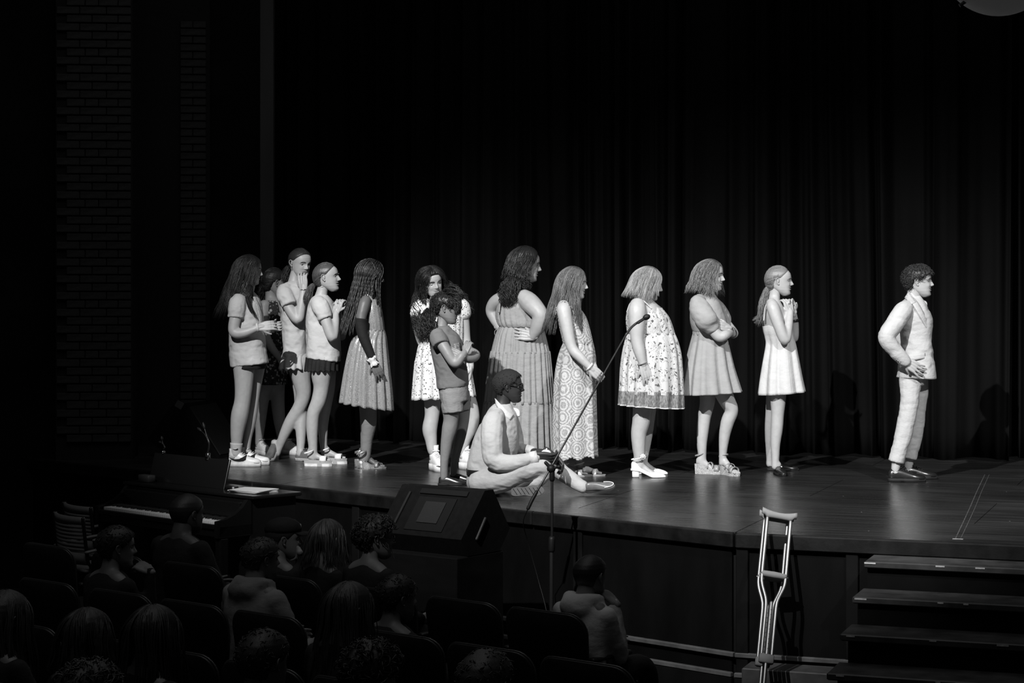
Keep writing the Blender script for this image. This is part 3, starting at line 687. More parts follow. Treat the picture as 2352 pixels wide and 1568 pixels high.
for r in range(53):
    z = zt - r * rowh
    if z < ZS: break
    t = 'CABABA'[r % 6]; xs = ROWS[t]
    for a, b in zip(xs[:-1], xs[1:]): brick(a, b, 16.02, z)
    xs = (414, 474) if r % 2 else (414, 443, 474)
    for a, b in zip(xs[:-1], xs[1:]): brick(a, b, 17.3, z)
a, b = P(597, HY, 17.2), P(628, HY, 17.2)
g = Geo(); box(g, ((a[0] + b[0]) / 2, 17.25, (ZS + 6.5) / 2), (b[0] - a[0]) / 2, .05, (6.5 - ZS) / 2, bev=.004); o = g.build('trim_3', M_flat, None, smooth=False); o.location.z = ZS / 2; tag(o, kind='structure')

# ------------------------------------------------------------ curtains
C0 = G(1400, 1033) + NV * .1
def curtain(s0, s1, back, label, seed, sway=.0, dens=1.0):
    rr = np.random.RandomState(seed); n = int((s1 - s0) * 110); m = 26; s = np.linspace(s0, s1, n); z = np.linspace(ZS + .015, 7.0, m)
    ph = np.cumsum(.3 + 1.5 * np.repeat(rr.rand(n // 12 + 1), 12)[:n]); ph = ph / n * (s1 - s0) * 2 * math.pi * 5.2 * dens / (ph[-1] / n)
    amp = np.convolve(np.repeat(.02 + .075 * rr.rand(n // 20 + 1), 20)[:n], np.ones(15) / 15, 'same')
    v = np.zeros((m, n, 3))
    for i in range(m):
        t = (z[i] - ZS) / 6; lean = .05 * math.sin(3 * t)
        f = amp * (np.sin(ph + lean * 9) + .35 * np.sin(2.3 * ph + 1 + 2 * t)) * (1.15 - .3 * t) + .02 * np.sin(7 * s + 3 * t)
        sp = s + .05 * np.sin(s * 3 + seed) * (1 - t) ** 2
        zz_ = z[i] + (.012 * np.sin(ph * .5) * (i == 0))
        p = C0[None, :] + np.outer(sp, U) + np.outer(f + back, NV); v[i] = p; v[i, :, 2] = zz_
    g = Geo(); g.add(v.reshape(-1, 3), [gridfaces(m, n, False)])
    o = g.build('stage_curtain', M_velour, None, solid=.006); tag(o, label, 'curtain'); return o
sx = lambda px: along(px, C0, U)
curtain(sx(560), sx(1515), 0, 'long black pleated curtain behind the group of girls and the seated man', 3)
curtain(sx(1498), sx(2330), -.12, 'long black pleated curtain behind the boy in the pale suit', 8, dens=.85)
curtain(sx(2300), sx(2700), .08, 'black curtain behind the free hanging edge of the other curtains', 12)

# ------------------------------------------------------------ gaffer tape, litter and one added floor patch on the deck
def tape(pts, w, m, nm='tape_line', label=None):
    g = Geo(); q = [G(*p) for p in pts]; d = nrm(q[-1] - q[0]); b = np.array((-d[1], d[0], 0)) * w / 2
    R = np.array([[p + b + ZZ * .0008, p - b + ZZ * .0008] for p in q]); g.add(R.reshape(-1, 3), [gridfaces(len(q), 2, False)]); g2 = g
    return tag(g2.build(nm, m, None, smooth=False, solid=-.0006), label, 'tape')
M_tl = mat('dull_tape', .07, .35, .5, var=((40, 40, 40), .6))
tape([(2262, 1090), (2243, 1130), (2228, 1165), (2212, 1200), (2195, 1236)], .006, M_tl, label='thin scuffed tape line running upstage beside the suited boy')
tape([(2272, 1090), (2254, 1130), (2240, 1165), (2223, 1202), (2206, 1238)], .004, M_tl, label='faint second tape line next to the thin scuffed one')
tape([(690, 1076), (694, 1077), (698, 1076.4)], .012, M_tape, 'paper_scrap', 'scrap of white paper on the deck by the platform sandals')
tape([(816, 1077), (838, 1078.4)], .012, mat('silver_tape', .5, .3, .5), 'tape_or_floor_patch', 'short silver tape strip on the deck under the glittery heel')
tape([(2188, 1237.2), (2212, 1238.2)], .012, M_tape, 'tape_or_floor_patch', 'short white tape strip on the stage edge above the steps')
tape([(1508, 1034), (1518, 1034.4)], .05, M_tl, 'tape_or_floor_patch', 'pale scrap on the floor at the gap between the curtains')  # patch laid down to show the lighter floor behind the curtains

# ------------------------------------------------------------ unseen front-of-house spotlight: housing, and plates added to cut the beam
KL = np.array((-3.6, 3.6, 9.4)); KAIM = nrm(np.array((1.4, 14.4, 1.7)) - KL); M_can = mat('black_lamp_housing', .01, .6)
sl = empty('stage_spotlight', KL, 'black front-of-house spotlight with a barn door under the house ceiling', 'lamp')
g = Geo(); tube(g, [KL - KAIM * .5, KL - KAIM * .12], .16, 20, rnd=False); g.build('housing', M_can, sl)
g = Geo(); tube(g, [KL - KAIM * .3 + ZZ * .16, (KL - KAIM * .3) * (1, 1, 0) + ZZ * 11.25], .02, 8); g.build('hanger', M_can, sl)
g = Geo(); q = []; eg = [EL - UL * 3 + nl * .75, EC + nl * .75 + U * .2, EC + U * 1.4 - NV * 1.3, EC + U * 6 - NV * 2.3]; f_ = .055
top = [KL + f_ * (np.array((e_[0], e_[1], ZS)) - KL) for e_ in eg]; dn_ = [t_ + np.array((.02, -.35, -.18)) for t_ in top]
R = np.array([top, dn_]); g.add(R.reshape(-1, 3), [gridfaces(2, 4, False)]); g.build('beam_flag', M_can, sl, smooth=False, solid=.003)  # lower plate added to keep the key beam off the audience
ct = [C0 - U * 6 + ZZ * 3.7, C0 + U * 7 + ZZ * 3.7]; t0_ = [KL + f_ * (np.array((e_[0], e_[1], ZS + 1.75)) - KL) for e_ in ct]; t1_ = [q_ + np.array((.1, .25, .3)) for q_ in t0_]
g = Geo(); R = np.array([t0_, t1_]); g.add(R.reshape(-1, 3), [gridfaces(2, 2, False)]); g.build('beam_flag', M_can, sl, smooth=False, solid=.003)  # upper plate added to fade the key beam on the curtain top
# ------------------------------------------------------------ materials of the people
def skin(n, v): return mat('skin_' + n, v, .48, .4, var=((30, 30, 30), .05), bump=((160, 160, 160), .06, .002))
SK_F = skin('fair', .37); SK_L = skin('light', .35); SK_M = skin('tan', .2); SK_D = skin('deep', .024); SK_DB = skin('brown', .11)
def hairm(n, v, r=.42): return mat('hair_' + n, v, r, .5, bump=((320, 320, 40), .35, .004))
H_BLK = hairm('black', .012, .45); H_DK = hairm('dark_brown', .022, .42); H_BR = hairm('brown', .06, .4); H_LB = hairm('light_brown', .11, .38); H_BL = hairm('blond', .24, .38); H_GB = hairm('golden', .16, .42)
def cloth_mat(n, v, rough=.8, b=.35): return mat('cloth_' + n, v, rough, .2, var=((9, 9, 9), .06), bump=((15, 15, 22), b * 1.1, .016))
C_WHITE = cloth_mat('white', .48); C_PALE = cloth_mat('pale', .6); C_TEE = cloth_mat('off_white', .45); C_GREY = cloth_mat('grey', .14); C_BLACK = cloth_mat('black', .012); C_SUIT = cloth_mat('pale_linen', .42, b=.5); C_SHORT = cloth_mat('heather_grey', .2, b=.6)
C_MAXI = cloth_mat('soft_grey', .27, b=.6); C_DUST = cloth_mat('dusty', .28); C_KHAKI = cloth_mat('khaki', .32); C_SHIRT = cloth_mat('oxford_cloth', .36); C_SKIRT = cloth_mat('light_grey', .42)
EYE_M = mat('eye', .6, .15, .6); BROW = mat('dark_brow', .02, .7); BROWL = mat('fair_brow', .12, .7)
L_WHITE = mat('white_leather', .72, .35, .5, var=((25, 25, 25), .08)); L_BLACK = mat('black_leather', .012, .25, .6, bump=((50, 50, 50), .15, .003)); L_BROWN = mat('brown_leather', .12, .3, .5, var=((25, 25, 25), .2)); L_TAN = mat('tan_leather', .25, .4, .5)
RUB_W = mat('white_rubber', .62, .6, .3, var=((30, 30, 30), .15)); RUB_K = mat('black_rubber', .01, .7, .3); CORK = mat('cork', .33, .8, .2, var=((160, 160, 160), .5)); METAL = mat('polished_metal', .7, .2, .5, 1.0); SILVER = mat('silver_glitter', .5, .25, .6, .7, var=((260, 260, 260), .8))
PULLED = [(0, .355), (20, .345), (40, .305), (55, .25), (70, .17), (80, .09), (92, .105), (104, -.02), (116, -.17), (140, -.3), (180, -.34)]
LOOSE = [(0, .33), (25, .30), (45, .22), (60, .08), (75, -.1), (90, -.22), (110, -.3), (180, -.36)]

def tee(p, name, m, rows, sleeves, wr=.010, seed=0, sc=(10, 10, 12)):
    g = Geo(); loft(g, p.rings(rows, N=36, e=.85))
    for sl in sleeves: p.limb(sl, g, rnd=False)
    return p.cloth(name, g, m, wr=wr, seed=seed, sc=sc)
def band(p, name, c, d, r, w, m, parent=None):
    """bracelet or cuff of radius r px around point c, axis d"""
    g = Geo(); d = nrm(V(d)); a = nrm(np.cross(d, (0.3, .9, .1))); b = np.cross(d, a); th = np.linspace(0, 2 * math.pi, 20, endpoint=False); R = []
    for k, q in ((-w / 2, 1), (w / 2, 1), (w / 2, 1.16), (-w / 2, 1.16), (-w / 2, 1)): R.append([c + d * k + (a * math.cos(t) + b * math.sin(t)) * r * p.s * q for t in th])
    loft(g, R, False, False); return g.build(name, m, parent or p.root)
def shoe_off(sole, Lf):
    def f(t, z):
        w_ = np.interp(t, [0, .05, .15, .3, .42, .55, .7], [.09, .125, .14, .142, .15, .165, .175]) * Lf; h = np.interp(t, [0, .05, .15, .3, .42, .55, .7], [.24, .34, .38, .36, .28, .22, .175]) * Lf
        s_ = min(max((z - sole) / h, 0), .97) ** 1.333; return -(w_ * (1 - s_ * s_) ** .4 + .003)
    return f
def swoosh(p, name, H0, a, b, Lf, t0, t1, z0, hh, off, m, parent):
    """curved tick mark standing on the near side of the shoe: thin at the heel, thick at its low belly, tip rising forward"""
    ts = np.linspace(0, 1, 24); lo = z0 + hh * np.interp(ts, [0, .15, .35, .6, .85, 1], [.62, .30, .08, .0, .10, .30]); up = z0 + hh * np.interp(ts, [0, .15, .35, .6, .85, 1], [.66, .46, .36, .40, .72, 1.0])
    g = Geo(); R = []
    for t, l_, u_ in zip(ts, lo, up): tt = t0 + (t1 - t0) * t; R.append([H0 + a * Lf * tt + b * off(tt, z) + ZZ * z for z in np.linspace(l_, u_, 4)])
    R = np.array(R); g.add(R.reshape(-1, 3), [gridfaces(24, 4, False)]); return g.build(name, m, parent, solid=.002)

# ============================================================ boy in the pale suit
p = Person('boy with dark curly hair in a pale suit, hand on his hip', 2090, 14.3)
hd = Head(2109, 647, 71, 14.3, yaw=14, pitch=-2, smile=.8)
JK = [(676, 2086, 2112, 10), (686, 2078, 2118, 22), (700, 2066, 2126, 42), (720, 2062, 2136, 47), (740, 2064, 2141, 46), (775, 2070, 2138, 42), (810, 2070, 2142, 45), (840, 2064, 2146, 48, 0, 2), (868, 2060, 2149, 50, 0, 4)]
p.torso([(682, 2090, 2114, 14), (700, 2074, 2122, 38), (740, 2072, 2134, 40), (800, 2078, 2132, 38), (860, 2074, 2136, 42), (885, 2082, 2128, 36)])
p.limb([(2100, 660, 0, 16), (2099, 680, 0, 15.5), (2098, 698, 0, 17)])
p.limb([(2075, 712, -.13, 15), (2034, 774, -.22, 13), (2084, 832, -.2, 8)])
p.leg([(2088, 880, -.06, 15), (2077, 985, -.06, 14), (2059, 1062, -.04, 11), (2056, 1085, -.04, 9)], 2041, 1105.5, 7, .262); p.leg([(2110, 880, .09, 15), (2104, 985, .1, 14), (2089, 1056, .14, 11), (2086, 1080, .14, 9)], 2069, 1099.5, 5, .262)
hand(p.h, p.p(2082, 831, -.2), (.83, -.5, .02), (0, 0, 1), .165, 1, (8, 12, 10), 9)
p.body(SK_F, head=hd); hd.face(p.bo, EYE_M, BROW, gaze=(0, 0))
g = Geo(); CUT = [(0, .22), (30, .22), (50, .17), (65, .12), (78, .02), (90, .09), (104, -.02), (120, -.2), (150, -.3), (180, -.32)]
hd.cap(g, CUT, .06, .012, 17, 4, c=.6); hd.curls(g, 1200, CUT, .10, .006, .075, 5, turns=1.0); p.hair(g, H_DK)
g = Geo(); loft(g, p.rings(JK, N=40, e=.85)); p.limb([(2082, 706, -.11, 17), (2073, 716, -.145, 21), (2052, 748, -.19, 20.5), (2036, 774, -.22, 19), (2052, 800, -.21, 17.5), (2078, 829, -.2, 14.5)], g); p.limb([(2090, 708, .1, 18), (2074, 750, .2, 19), (2070, 778, .22, 17), (2096, 828, .2, 14)], g)
jk = p.cloth('suit_jacket', g, C_SUIT, wr=.008, seed=2, sc=(7, 7, 15))
p.strip('lapel', [(2082, 677), (2100, 706), (2122, 744), (2136, 776)], [(2090, 676), (2110, 698), (2130, 738), (2137, 774)], JK, C_SUIT, lift=.016, thick=.005, parent=jk)
p.strip('collar', [(2078, 684), (2086, 692), (2094, 699)], [(2086, 672), (2096, 684), (2104, 694)], JK, C_SUIT, lift=.02, thick=.005, parent=jk)
p.strip('pocket_flap', [(2086, 814), (2104, 813), (2125, 810)], [(2089, 827), (2105, 826), (2127, 823)], JK, C_SUIT, lift=.012, thick=.004, parent=jk)
p.strip('front_edge', [(2135, 776), (2139, 810), (2143, 840), (2146, 866)], [(2138, 776), (2142, 810), (2146.5, 840), (2148, 866)], JK, C_SUIT, lift=.006, parent=jk)
for k in range(4):
    g = Geo(); ball(g, p.p(2056 + k * 3.5, 822 + k * 3.2, -.255), (.005, .003, .005), 8, 5); g.build('button', mat('horn_button', .2, .4), jk)
g = Geo(); SH = [(686, 2092, 2116, 12), (694, 2096, 2124, 18), (704, 2103, 2130, 20), (740, 2118, 2137, 18), (776, 2128, 2136, 12)]; loft(g, p.rings(SH, N=28)); sh = p.cloth('shirt', g, C_WHITE, wr=.002)
p.strip('shirt_collar', [(2086, 674), (2098, 686), (2113, 702)], [(2090, 667), (2102, 680), (2117, 697)], SH, C_WHITE, lift=.014, thick=.005, parent=sh)
g = Geo(); limb(g, [(p.p(2116, 690, .02), .012), (p.p(2124, 696, .03), .016), (p.p(2126, 703, .02), .012)]); g.build('shirt_collar', C_WHITE, sh)
g = Geo(); p.limb([(2092, 862, -.045, 27), (2090, 900, -.06, 23), (2089, 925, -.07, 21), (2077, 990, -.075, 20), (2066, 1030, -.08, 18.5), (2058, 1061, -.08, 18)], g, rnd=False); p.limb([(2104, 862, .06, 27), (2110, 900, .08, 22), (2108, 925, .085, 20), (2103, 990, .09, 18), (2090, 1053, .095, 15.5)], g, rnd=False)
tr = p.cloth('trousers', g, C_SUIT, wr=.006, seed=4, sc=(8, 8, 14))
p.sock(0, C_WHITE, .7); p.sock(1, C_WHITE, .7)
for hx, hy, yw in ((2041, 1105.5, 7), (2069, 1099.5, 5)):
    o, H0, a, b = p.shoe(hx, hy, yw, .262, L_BLACK, RUB_K, 'oxford', sole=.02); p.laces(o, H0, a, b, .262, .02, L_BLACK, 4, .36, .56, .275, .205)

# ============================================================ girl in the plain white dress
p = Person('girl with fair ponytail in a plain white sleeveless dress, hands clasped at her chin', 1790, 14.85)
hd = Head(1789, 645, 68, 14.85, yaw=10, pitch=0, smile=.4)
DR = [(742, 1752, 1814, 30, 0, -14), (756, 1754, 1818, 33, 0, -10), (775, 1758, 1822, 32), (792, 1760, 1826, 33), (830, 1754, 1833, 42), (870, 1748, 1840, 50), (903, 1744, 1846, 55, 0, -8)]
p.torso([(682, 1768, 1790, 16), (692, 1762, 1794, 30), (704, 1754, 1801, 44), (725, 1750, 1810, 42), (745, 1752, 1815, 36), (775, 1758, 1820, 32), (795, 1762, 1822, 32), (840, 1760, 1820, 44), (880, 1764, 1814, 44), (900, 1768, 1808, 36)], inset=2)
p.limb([(1782, 660, 0, 14), (1779, 678, 0, 13), (1777, 696, 0, 16)])
p.limb([(1772, 697, -.12, 13), (1776, 708, -.145, 15), (1788, 745, -.17, 13.5), (1803, 781, -.17, 12), (1810, 750, -.13, 11), (1815, 716, -.08, 8)])
p.limb([(1780, 700, .12, 13), (1802, 745, .15, 12), (1822, 778, .1, 11), (1825, 745, .05, 10), (1822, 716, -.01, 7.5)])
p.leg([(1786, 880, -.06, 22), (1787, 915, -.065, 18.5), (1786, 950, -.07, 15), (1784, 985, -.065, 14.2), (1781, 1020, -.06, 11.5), (1781, 1055, -.04, 9), (1781, 1072, -.02, 9)], 1784, 1087, 84, .235)
p.leg([(1780, 880, .09, 20), (1773, 940, .13, 15), (1769, 990, .18, 13), (1768, 1050, .2, 8.5), (1768, 1066, .2, 8.5)], 1763, 1080, 8, .235)
hand(p.h, p.p(1815, 716, -.07), (-.25, .95, .1), (-.5, .1, .8), .155, -1, (40, 55, 35), 3)
hand(p.h, p.p(1821, 716, -.01), (-.35, .95, -.2), (-.4, .0, -.9), .155, -1, (35, 60, 40), 3)
p.body(SK_F, head=hd); hd.face(p.bo, EYE_M, BROWL)
g = Geo(); hd.cap(g, PULLED, .02, .003, 40, 6); hd.pulled(g, 750, PULLED, seed=6, rad=.0055); tail(g, [(p.p(1764, 658), .012), (p.p(1759, 672), .02), (p.p(1752, 700, -.03), .03), (p.p(1748, 725, -.03), .025), (p.p(1744, 752, -.02), .045)], 260, .0015, .006, 26, seed=5, endj=.35)
tail(g, [(p.p(1752, 705), .01), (p.p(1744, 728), .02), (p.p(1728, 738), .02)], 26, .0018, .004, 26, seed=6); p.hair(g, H_GB)
dr = p.skirt('dress', DR, C_WHITE, M=40, N=160, folds=(9, .2, 4.5), seed=6)
for d in (-.105, .1):
    g = Geo(); q = [p.p(1754, 735, d * .9), p.p(1758, 705, d), p.p(1768, 687.5, d), p.p(1780, 690, d), p.p(1796, 712, d), p.p(1808, 735, d * .7)]; tube(g, catmull(q, 24), .0055, 6); g.build('shoulder_strap', C_WHITE, dr)
band(p, 'wristwatch', p.p(1825, 735, .03), (-.1, 1, -.1), 9, .02, L_BLACK)
p.shoe(1784, 1087, 84, .235, L_BLACK, RUB_K, 'flat', sole=.012); p.shoe(1763, 1080, 8, .235, L_BLACK, RUB_K, 'flat', sole=.012)

# ============================================================ girl in the dusty grey dress with puffed sleeves
p = Person('girl with wavy bob in a mid-grey puff-sleeved dress, arms folded', 1636, 14.78)
hd = Head(1631, 633, 71, 14.78, yaw=18, pitch=2, smile=.9)
BD = [(674, 1610, 1640, 16), (684, 1600, 1648, 34), (700, 1589, 1656, 46), (725, 1584, 1666, 48), (745, 1586, 1670, 46), (762, 1592, 1663, 40)]
SK = [(760, 1594, 1662, 38), (775, 1591, 1668, 42), (810, 1583, 1676, 52), (846, 1576, 1684, 60), (881, 1570, 1694, 66), (903, 1567, 1699, 70, 0, -8)]
p.torso(BD + [(800, 1598, 1662, 40), (850, 1600, 1664, 46), (890, 1606, 1660, 44)])
p.limb([(1622, 650, 0, 14), (1620, 668, 0, 13), (1619, 685, 0, 16)])
p.limb([(1612, 700, -.14, 14), (1628, 740, -.19, 13.5), (1650, 772, -.2, 12.5), (1666, 769, -.19, 11), (1677, 764, -.1, 8)])
p.limb([(1630, 700, .14, 14), (1668, 745, .16, 13), (1684, 765, .02, 12.5), (1680, 757, -.05, 9), (1672, 752, -.12, 6.5)])
p.leg([(1624, 880, .06, 22), (1625, 920, .07, 18), (1618, 955, .07, 15.5), (1614, 990, .06, 14), (1612, 1020, .05, 12), (1613, 1050, .03, 9.5), (1613, 1066, .03, 9.5)], 1597, 1087.5, 10, .22, .11)
p.leg([(1652, 880, -.06, 24), (1670, 920, -.09, 19), (1680, 942, -.11, 16), (1671, 968, -.1, 15.5), (1664, 1000, -.09, 13), (1660, 1045, -.07, 9), (1660, 1066, -.06, 9)], 1655, 1088.5, 58, .22, .11)
hand(p.h, p.p(1671, 752, -.13), (-.8, .2, -.55), (-.45, -.1, .9), .14, 1, (10, 35, 30), 3)
hand(p.h, p.p(1674, 762, -.06), (-.5, .2, .85), (.6, .2, .5), .13, 1, (30, 40, 20), 2)
f1 = p.foot(1597, 1087.5, 10, .22, .055, .012); f2 = p.foot(1655, 1088.5, 58, .22, .055, .018)
p.body(SK_F, head=hd, ears=False); hd.face(p.bo, EYE_M, BROW)
g = Geo(); hd.cap(g, [(0, .33), (25, .30), (45, .22), (60, .05), (75, -.12), (90, -.2), (180, -.32)], .025, .004, 30, 7, c=.8)
hd.strands(g, 800, 60, 180, lambda a: -.5 - .1 * (a < 90), -.02, (.03, .15), .0068, .38, .02, 18, helix=.016, hf=22, seed=7, endj=.2); p.hair(g, H_GB)
g = Geo(); loft(g, p.rings(BD, N=36, e=.85)); bo = p.cloth('dress_bodice', g, C_DUST, wr=.003, seed=5, sc=(12, 12, 12))
for sl, sd in (([(1608, 688, -.12, 14), (1604, 698, -.16, 21), (1611, 716, -.19, 25), (1623, 735, -.205, 27), (1632, 748, -.2, 20)], 1), ([(1632, 690, .1, 14), (1644, 710, .17, 22), (1658, 733, .17, 22), (1664, 746, .15, 16)], 2)):
    g = Geo(); p.limb(sl, g, sides=24); p.cloth('puff_sleeve', g, C_DUST, wr=.008, seed=sd, sc=(8, 8, 12), parent=bo)
p.skirt('dress_skirt', SK, C_DUST, M=40, N=170, folds=(11, .8, 6), seed=3)
g = Geo(); loft(g, p.rings([(758, 1593, 1662, 39), (764, 1592, 1664, 40), (769, 1593, 1663, 39)], 8, 90, folds=(40, .8, .8)), False, False); g.build('gathered_waist', C_DUST, p.root, solid=.003)
band(p, 'bracelet', p.p(1681, 764, -.1), (.5, .2, .8), 10.5, .01, L_BLACK)
for (hx, hy, yw, hl, bl) in ((1597, 1087.5, 10, .075, .022), (1655, 1088.5, 58, .07, .022)):
    o, H0, a, b = p.platform(hx, hy, yw, .225, CORK, hl, bl, name='wedge_sandal')
    p.strap(H0, a, b, .22, .72, .19, L_TAN, .035, bl, .16, parent=o); p.strap(H0, a, b, .22, .42, .2, L_TAN, .008, bl + .02, .14, parent=o, t2=.6); p.strap(H0, a, b, .22, .6, .2, L_TAN, .008, bl + .02, .14, parent=o, t2=.42); p.ankle(H0, a, b, .22, hl + .07, .031, L_TAN, o)
# ============================================================ girl in the embroidered floral dress
def embroidered():
    m, N, K, b, tc = node_mat('embroidered_tulle', .8)
    n = N.new('ShaderNodeTexNoise'); n.inputs['Scale'].default_value = 11; n.inputs['Detail'].default_value = 3; K.new(tc.outputs['Object'], n.inputs[0])
    mx = N.new('ShaderNodeMix'); mx.data_type = 'VECTOR'; mx.inputs[0].default_value = .12; K.new(tc.outputs['Object'], mx.inputs[4]); K.new(n.outputs[1], mx.inputs[5])
    mp = N.new('ShaderNodeMapping'); mp.inputs['Scale'].default_value = (26, 26, 9); K.new(mx.outputs[1], mp.inputs[0])
    vo = N.new('ShaderNodeTexVoronoi'); vo.feature = 'DISTANCE_TO_EDGE'; vo.inputs['Scale'].default_value = 1; K.new(mp.outputs[0], vo.inputs[0])
    v2 = N.new('ShaderNodeTexVoronoi'); v2.inputs['Scale'].default_value = 46; K.new(mx.outputs[1], v2.inputs[0])
    stem = ramp(N, K, vo.outputs[0], [(.006, .55), (.035, 1)]); fl = ramp(N, K, mathn(N, K, 'ADD', v2.outputs[0], mathn(N, K, 'MULTIPLY', v2.outputs[1], .35)), [(.38, .18), (.45, 1)])
    x = N.new('ShaderNodeMix'); x.data_type = 'RGBA'; x.blend_type = 'MULTIPLY'; x.inputs[0].default_value = 1; K.new(stem, x.inputs[6]); K.new(fl, x.inputs[7])
    y = N.new('ShaderNodeMix'); y.data_type = 'RGBA'; y.blend_type = 'MULTIPLY'; y.inputs[0].default_value = 1; K.new(x.outputs[2], y.inputs[6]); y.inputs[7].default_value = (.48, .48, .48, 1)
    K.new(y.outputs[2], b.inputs['Base Color']); return m
M_EMB = embroidered()
M_TULLE = mat('sheer_tulle', .16, .7, .3, var=((120, 120, 50), .6))
p = Person('girl with blond bob in an embroidered flower dress and white heels', 1490, 14.6)
hd = Head(1488, 651, 74, 14.6, yaw=2, pitch=12, smile=0)
BD = [(704, 1447, 1519, 42, 0, 6), (715, 1442, 1527, 47, 0, 4), (730, 1439, 1536, 50), (748, 1440, 1543, 50), (768, 1443, 1549, 48)]
SK = [(764, 1444, 1548, 48), (781, 1437, 1555, 54), (810, 1431, 1562, 60), (846, 1427, 1565, 66), (881, 1426, 1566, 68), (905, 1425, 1567, 69, 0, 2)]
p.torso([(684, 1468, 1500, 16), (692, 1455, 1506, 34), (706, 1446, 1520, 50), (730, 1441, 1532, 50), (768, 1446, 1545, 46), (820, 1440, 1550, 52), (880, 1444, 1540, 54), (905, 1450, 1525, 44)], inset=3)
p.limb([(1482, 668, 0, 17), (1480, 686, 0, 17), (1480, 700, 0, 20)])
p.limb([(1464, 702, -.15, 19), (1463, 716, -.175, 21), (1463, 745, -.19, 18.5), (1463, 780, -.2, 15), (1469, 808, -.21, 13.5), (1477, 838, -.22, 8.5)])
p.limb([(1485, 702, .15, 19), (1500, 745, .2, 17), (1505, 790, .2, 14), (1510, 840, .16, 9)])
p.leg([(1476, 880, -.05, 28), (1476, 925, -.05, 24), (1475, 945, -.05, 22), (1472, 970, -.05, 20.5), (1467, 995, -.045, 18), (1467, 1025, -.04, 15.5), (1469, 1052, -.03, 13), (1468, 1070, -.03, 12.5)], 1452, 1095, 4, .235, .115)
p.leg([(1490, 880, .12, 27), (1489, 940, .12, 19), (1484, 1000, .1, 15), (1478, 1050, .08, 11), (1476, 1066, .08, 11)], 1458, 1088.5, 4, .235, .115)
hand(p.h, p.p(1478, 841, -.22), (.35, -.93, 0), (-.3, 0, 1), .165, 1, (16, 25, 20), 5)
p.foot(1454, 1095, 4, .225, .045, .01, toes=False); p.foot(1460, 1088.5, 4, .225, .045, .01, toes=False)
p.body(SK_F, head=hd, ears=False); hd.face(p.bo, EYE_M, BROWL)
g = Geo(); hd.cap(g, LOOSE, .022, .003, 40, 8, c=.9); hd.strands(g, 850, 48, 180, lambda a: -.5 - .1 * (78 < a < 105) + .24 * (a < 70), -.02, (.04, .11), .0068, .3, .012, 9, seed=8, endj=.16, px=.02); p.hair(g, H_BL)
bo = Geo(); loft(bo, p.rings(BD, 16, 90, folds=(14, 1, 1.5), seed=2), False, False); bo = bo.build('dress_bodice', M_EMB, p.root, solid=.003)
for d, q in ((-.15, [(1440, 716), (1448, 696), (1462, 687.5), (1478, 691), (1496, 708)]), (.1, [(1470, 700), (1490, 690), (1512, 702), (1526, 716)])):
    g = Geo(); tube(g, catmull([p.p(x, y, d) for x, y in q], 20), .005, 6); g.build('shoulder_strap', C_WHITE, bo)
p.skirt('dress_skirt', SK, M_EMB, M=40, N=180, folds=(16, 1, 4.5), seed=2)
p.skirt('sheer_hem', [(896, 1425.5, 1566.5, 69), (915, 1424.5, 1567, 70, 0, 6), (932, 1424, 1567, 71, 0, 8)], M_TULLE, M=14, N=180, folds=(16, 4.5, 5), seed=2)
p.skirt('hem_piping', [(930.5, 1424, 1567, 71, 0, 8), (933.5, 1423.5, 1567.5, 71.5, 0, 8)], C_PALE, M=5, N=180, folds=(16, 5, 5), seed=2)
band(p, 'bracelet', p.p(1475, 834, -.218), (.3, -.95, 0), 10, .012, L_TAN)
for hx, hy in ((1450, 1096), (1456, 1089)):
    o, H0, a, b = p.shoe(hx, hy, 4, .25, L_WHITE, L_WHITE, 'pump', rise=.05, sole=.008)
    p.ankle(H0, a, b, .25, .142, .042, L_WHITE, o, .008, .2)
    g = Geo()
    for k in range(9): an = k * .7; ball(g, H0 + a * (.34 * .25 + .014 * math.cos(an)) - b * .03 + ZZ * (.152 + .014 * math.sin(an)), .010, 8, 6)
    ball(g, H0 + a * .34 * .25 - b * .038 + ZZ * .152, .013, 8, 6); g.build('cloth_flower', C_WHITE, o)

# ============================================================ girl in the long lace dress
def lace():
    m, N, K, b, tc = node_mat('eyelet_lace', .85)
    mp = N.new('ShaderNodeMapping'); mp.inputs['Scale'].default_value = (1, .35, 1); K.new(tc.outputs['Object'], mp.inputs[0])
    vo = N.new('ShaderNodeTexVoronoi'); vo.inputs['Scale'].default_value = 9.5; vo.inputs['Randomness'].default_value = .25; K.new(mp.outputs[0], vo.inputs[0])
    rings_ = mathn(N, K, 'SINE', mathn(N, K, 'MULTIPLY', vo.outputs[0], 42)); n = N.new('ShaderNodeTexVoronoi'); n.inputs['Scale'].default_value = 95; K.new(tc.outputs['Object'], n.inputs[0])
    v = mathn(N, K, 'ADD', mathn(N, K, 'MULTIPLY', rings_, .3), mathn(N, K, 'MULTIPLY', n.outputs[0], .7))
    K.new(ramp(N, K, v, [(.05, .24), (.3, .33), (.55, .46)]), b.inputs['Base Color'])
    bn = N.new('ShaderNodeBump'); bn.inputs['Strength'].default_value = .5; bn.inputs['Distance'].default_value = .004; K.new(v, bn.inputs['Height']); K.new(bn.outputs[0], b.inputs['Normal']); return m
M_LACE = lace()
p = Person('girl with very long light brown hair in an ankle-length lace dress', 1322, 14.6)
hd = Head(1316, 650, 72, 14.6, yaw=8, pitch=4, smile=1.0, open_=.2)
BD = [(700, 1281, 1322, 36), (712, 1277, 1334, 44), (730, 1279, 1346, 46), (760, 1288, 1355, 44), (791, 1295, 1362, 40)]
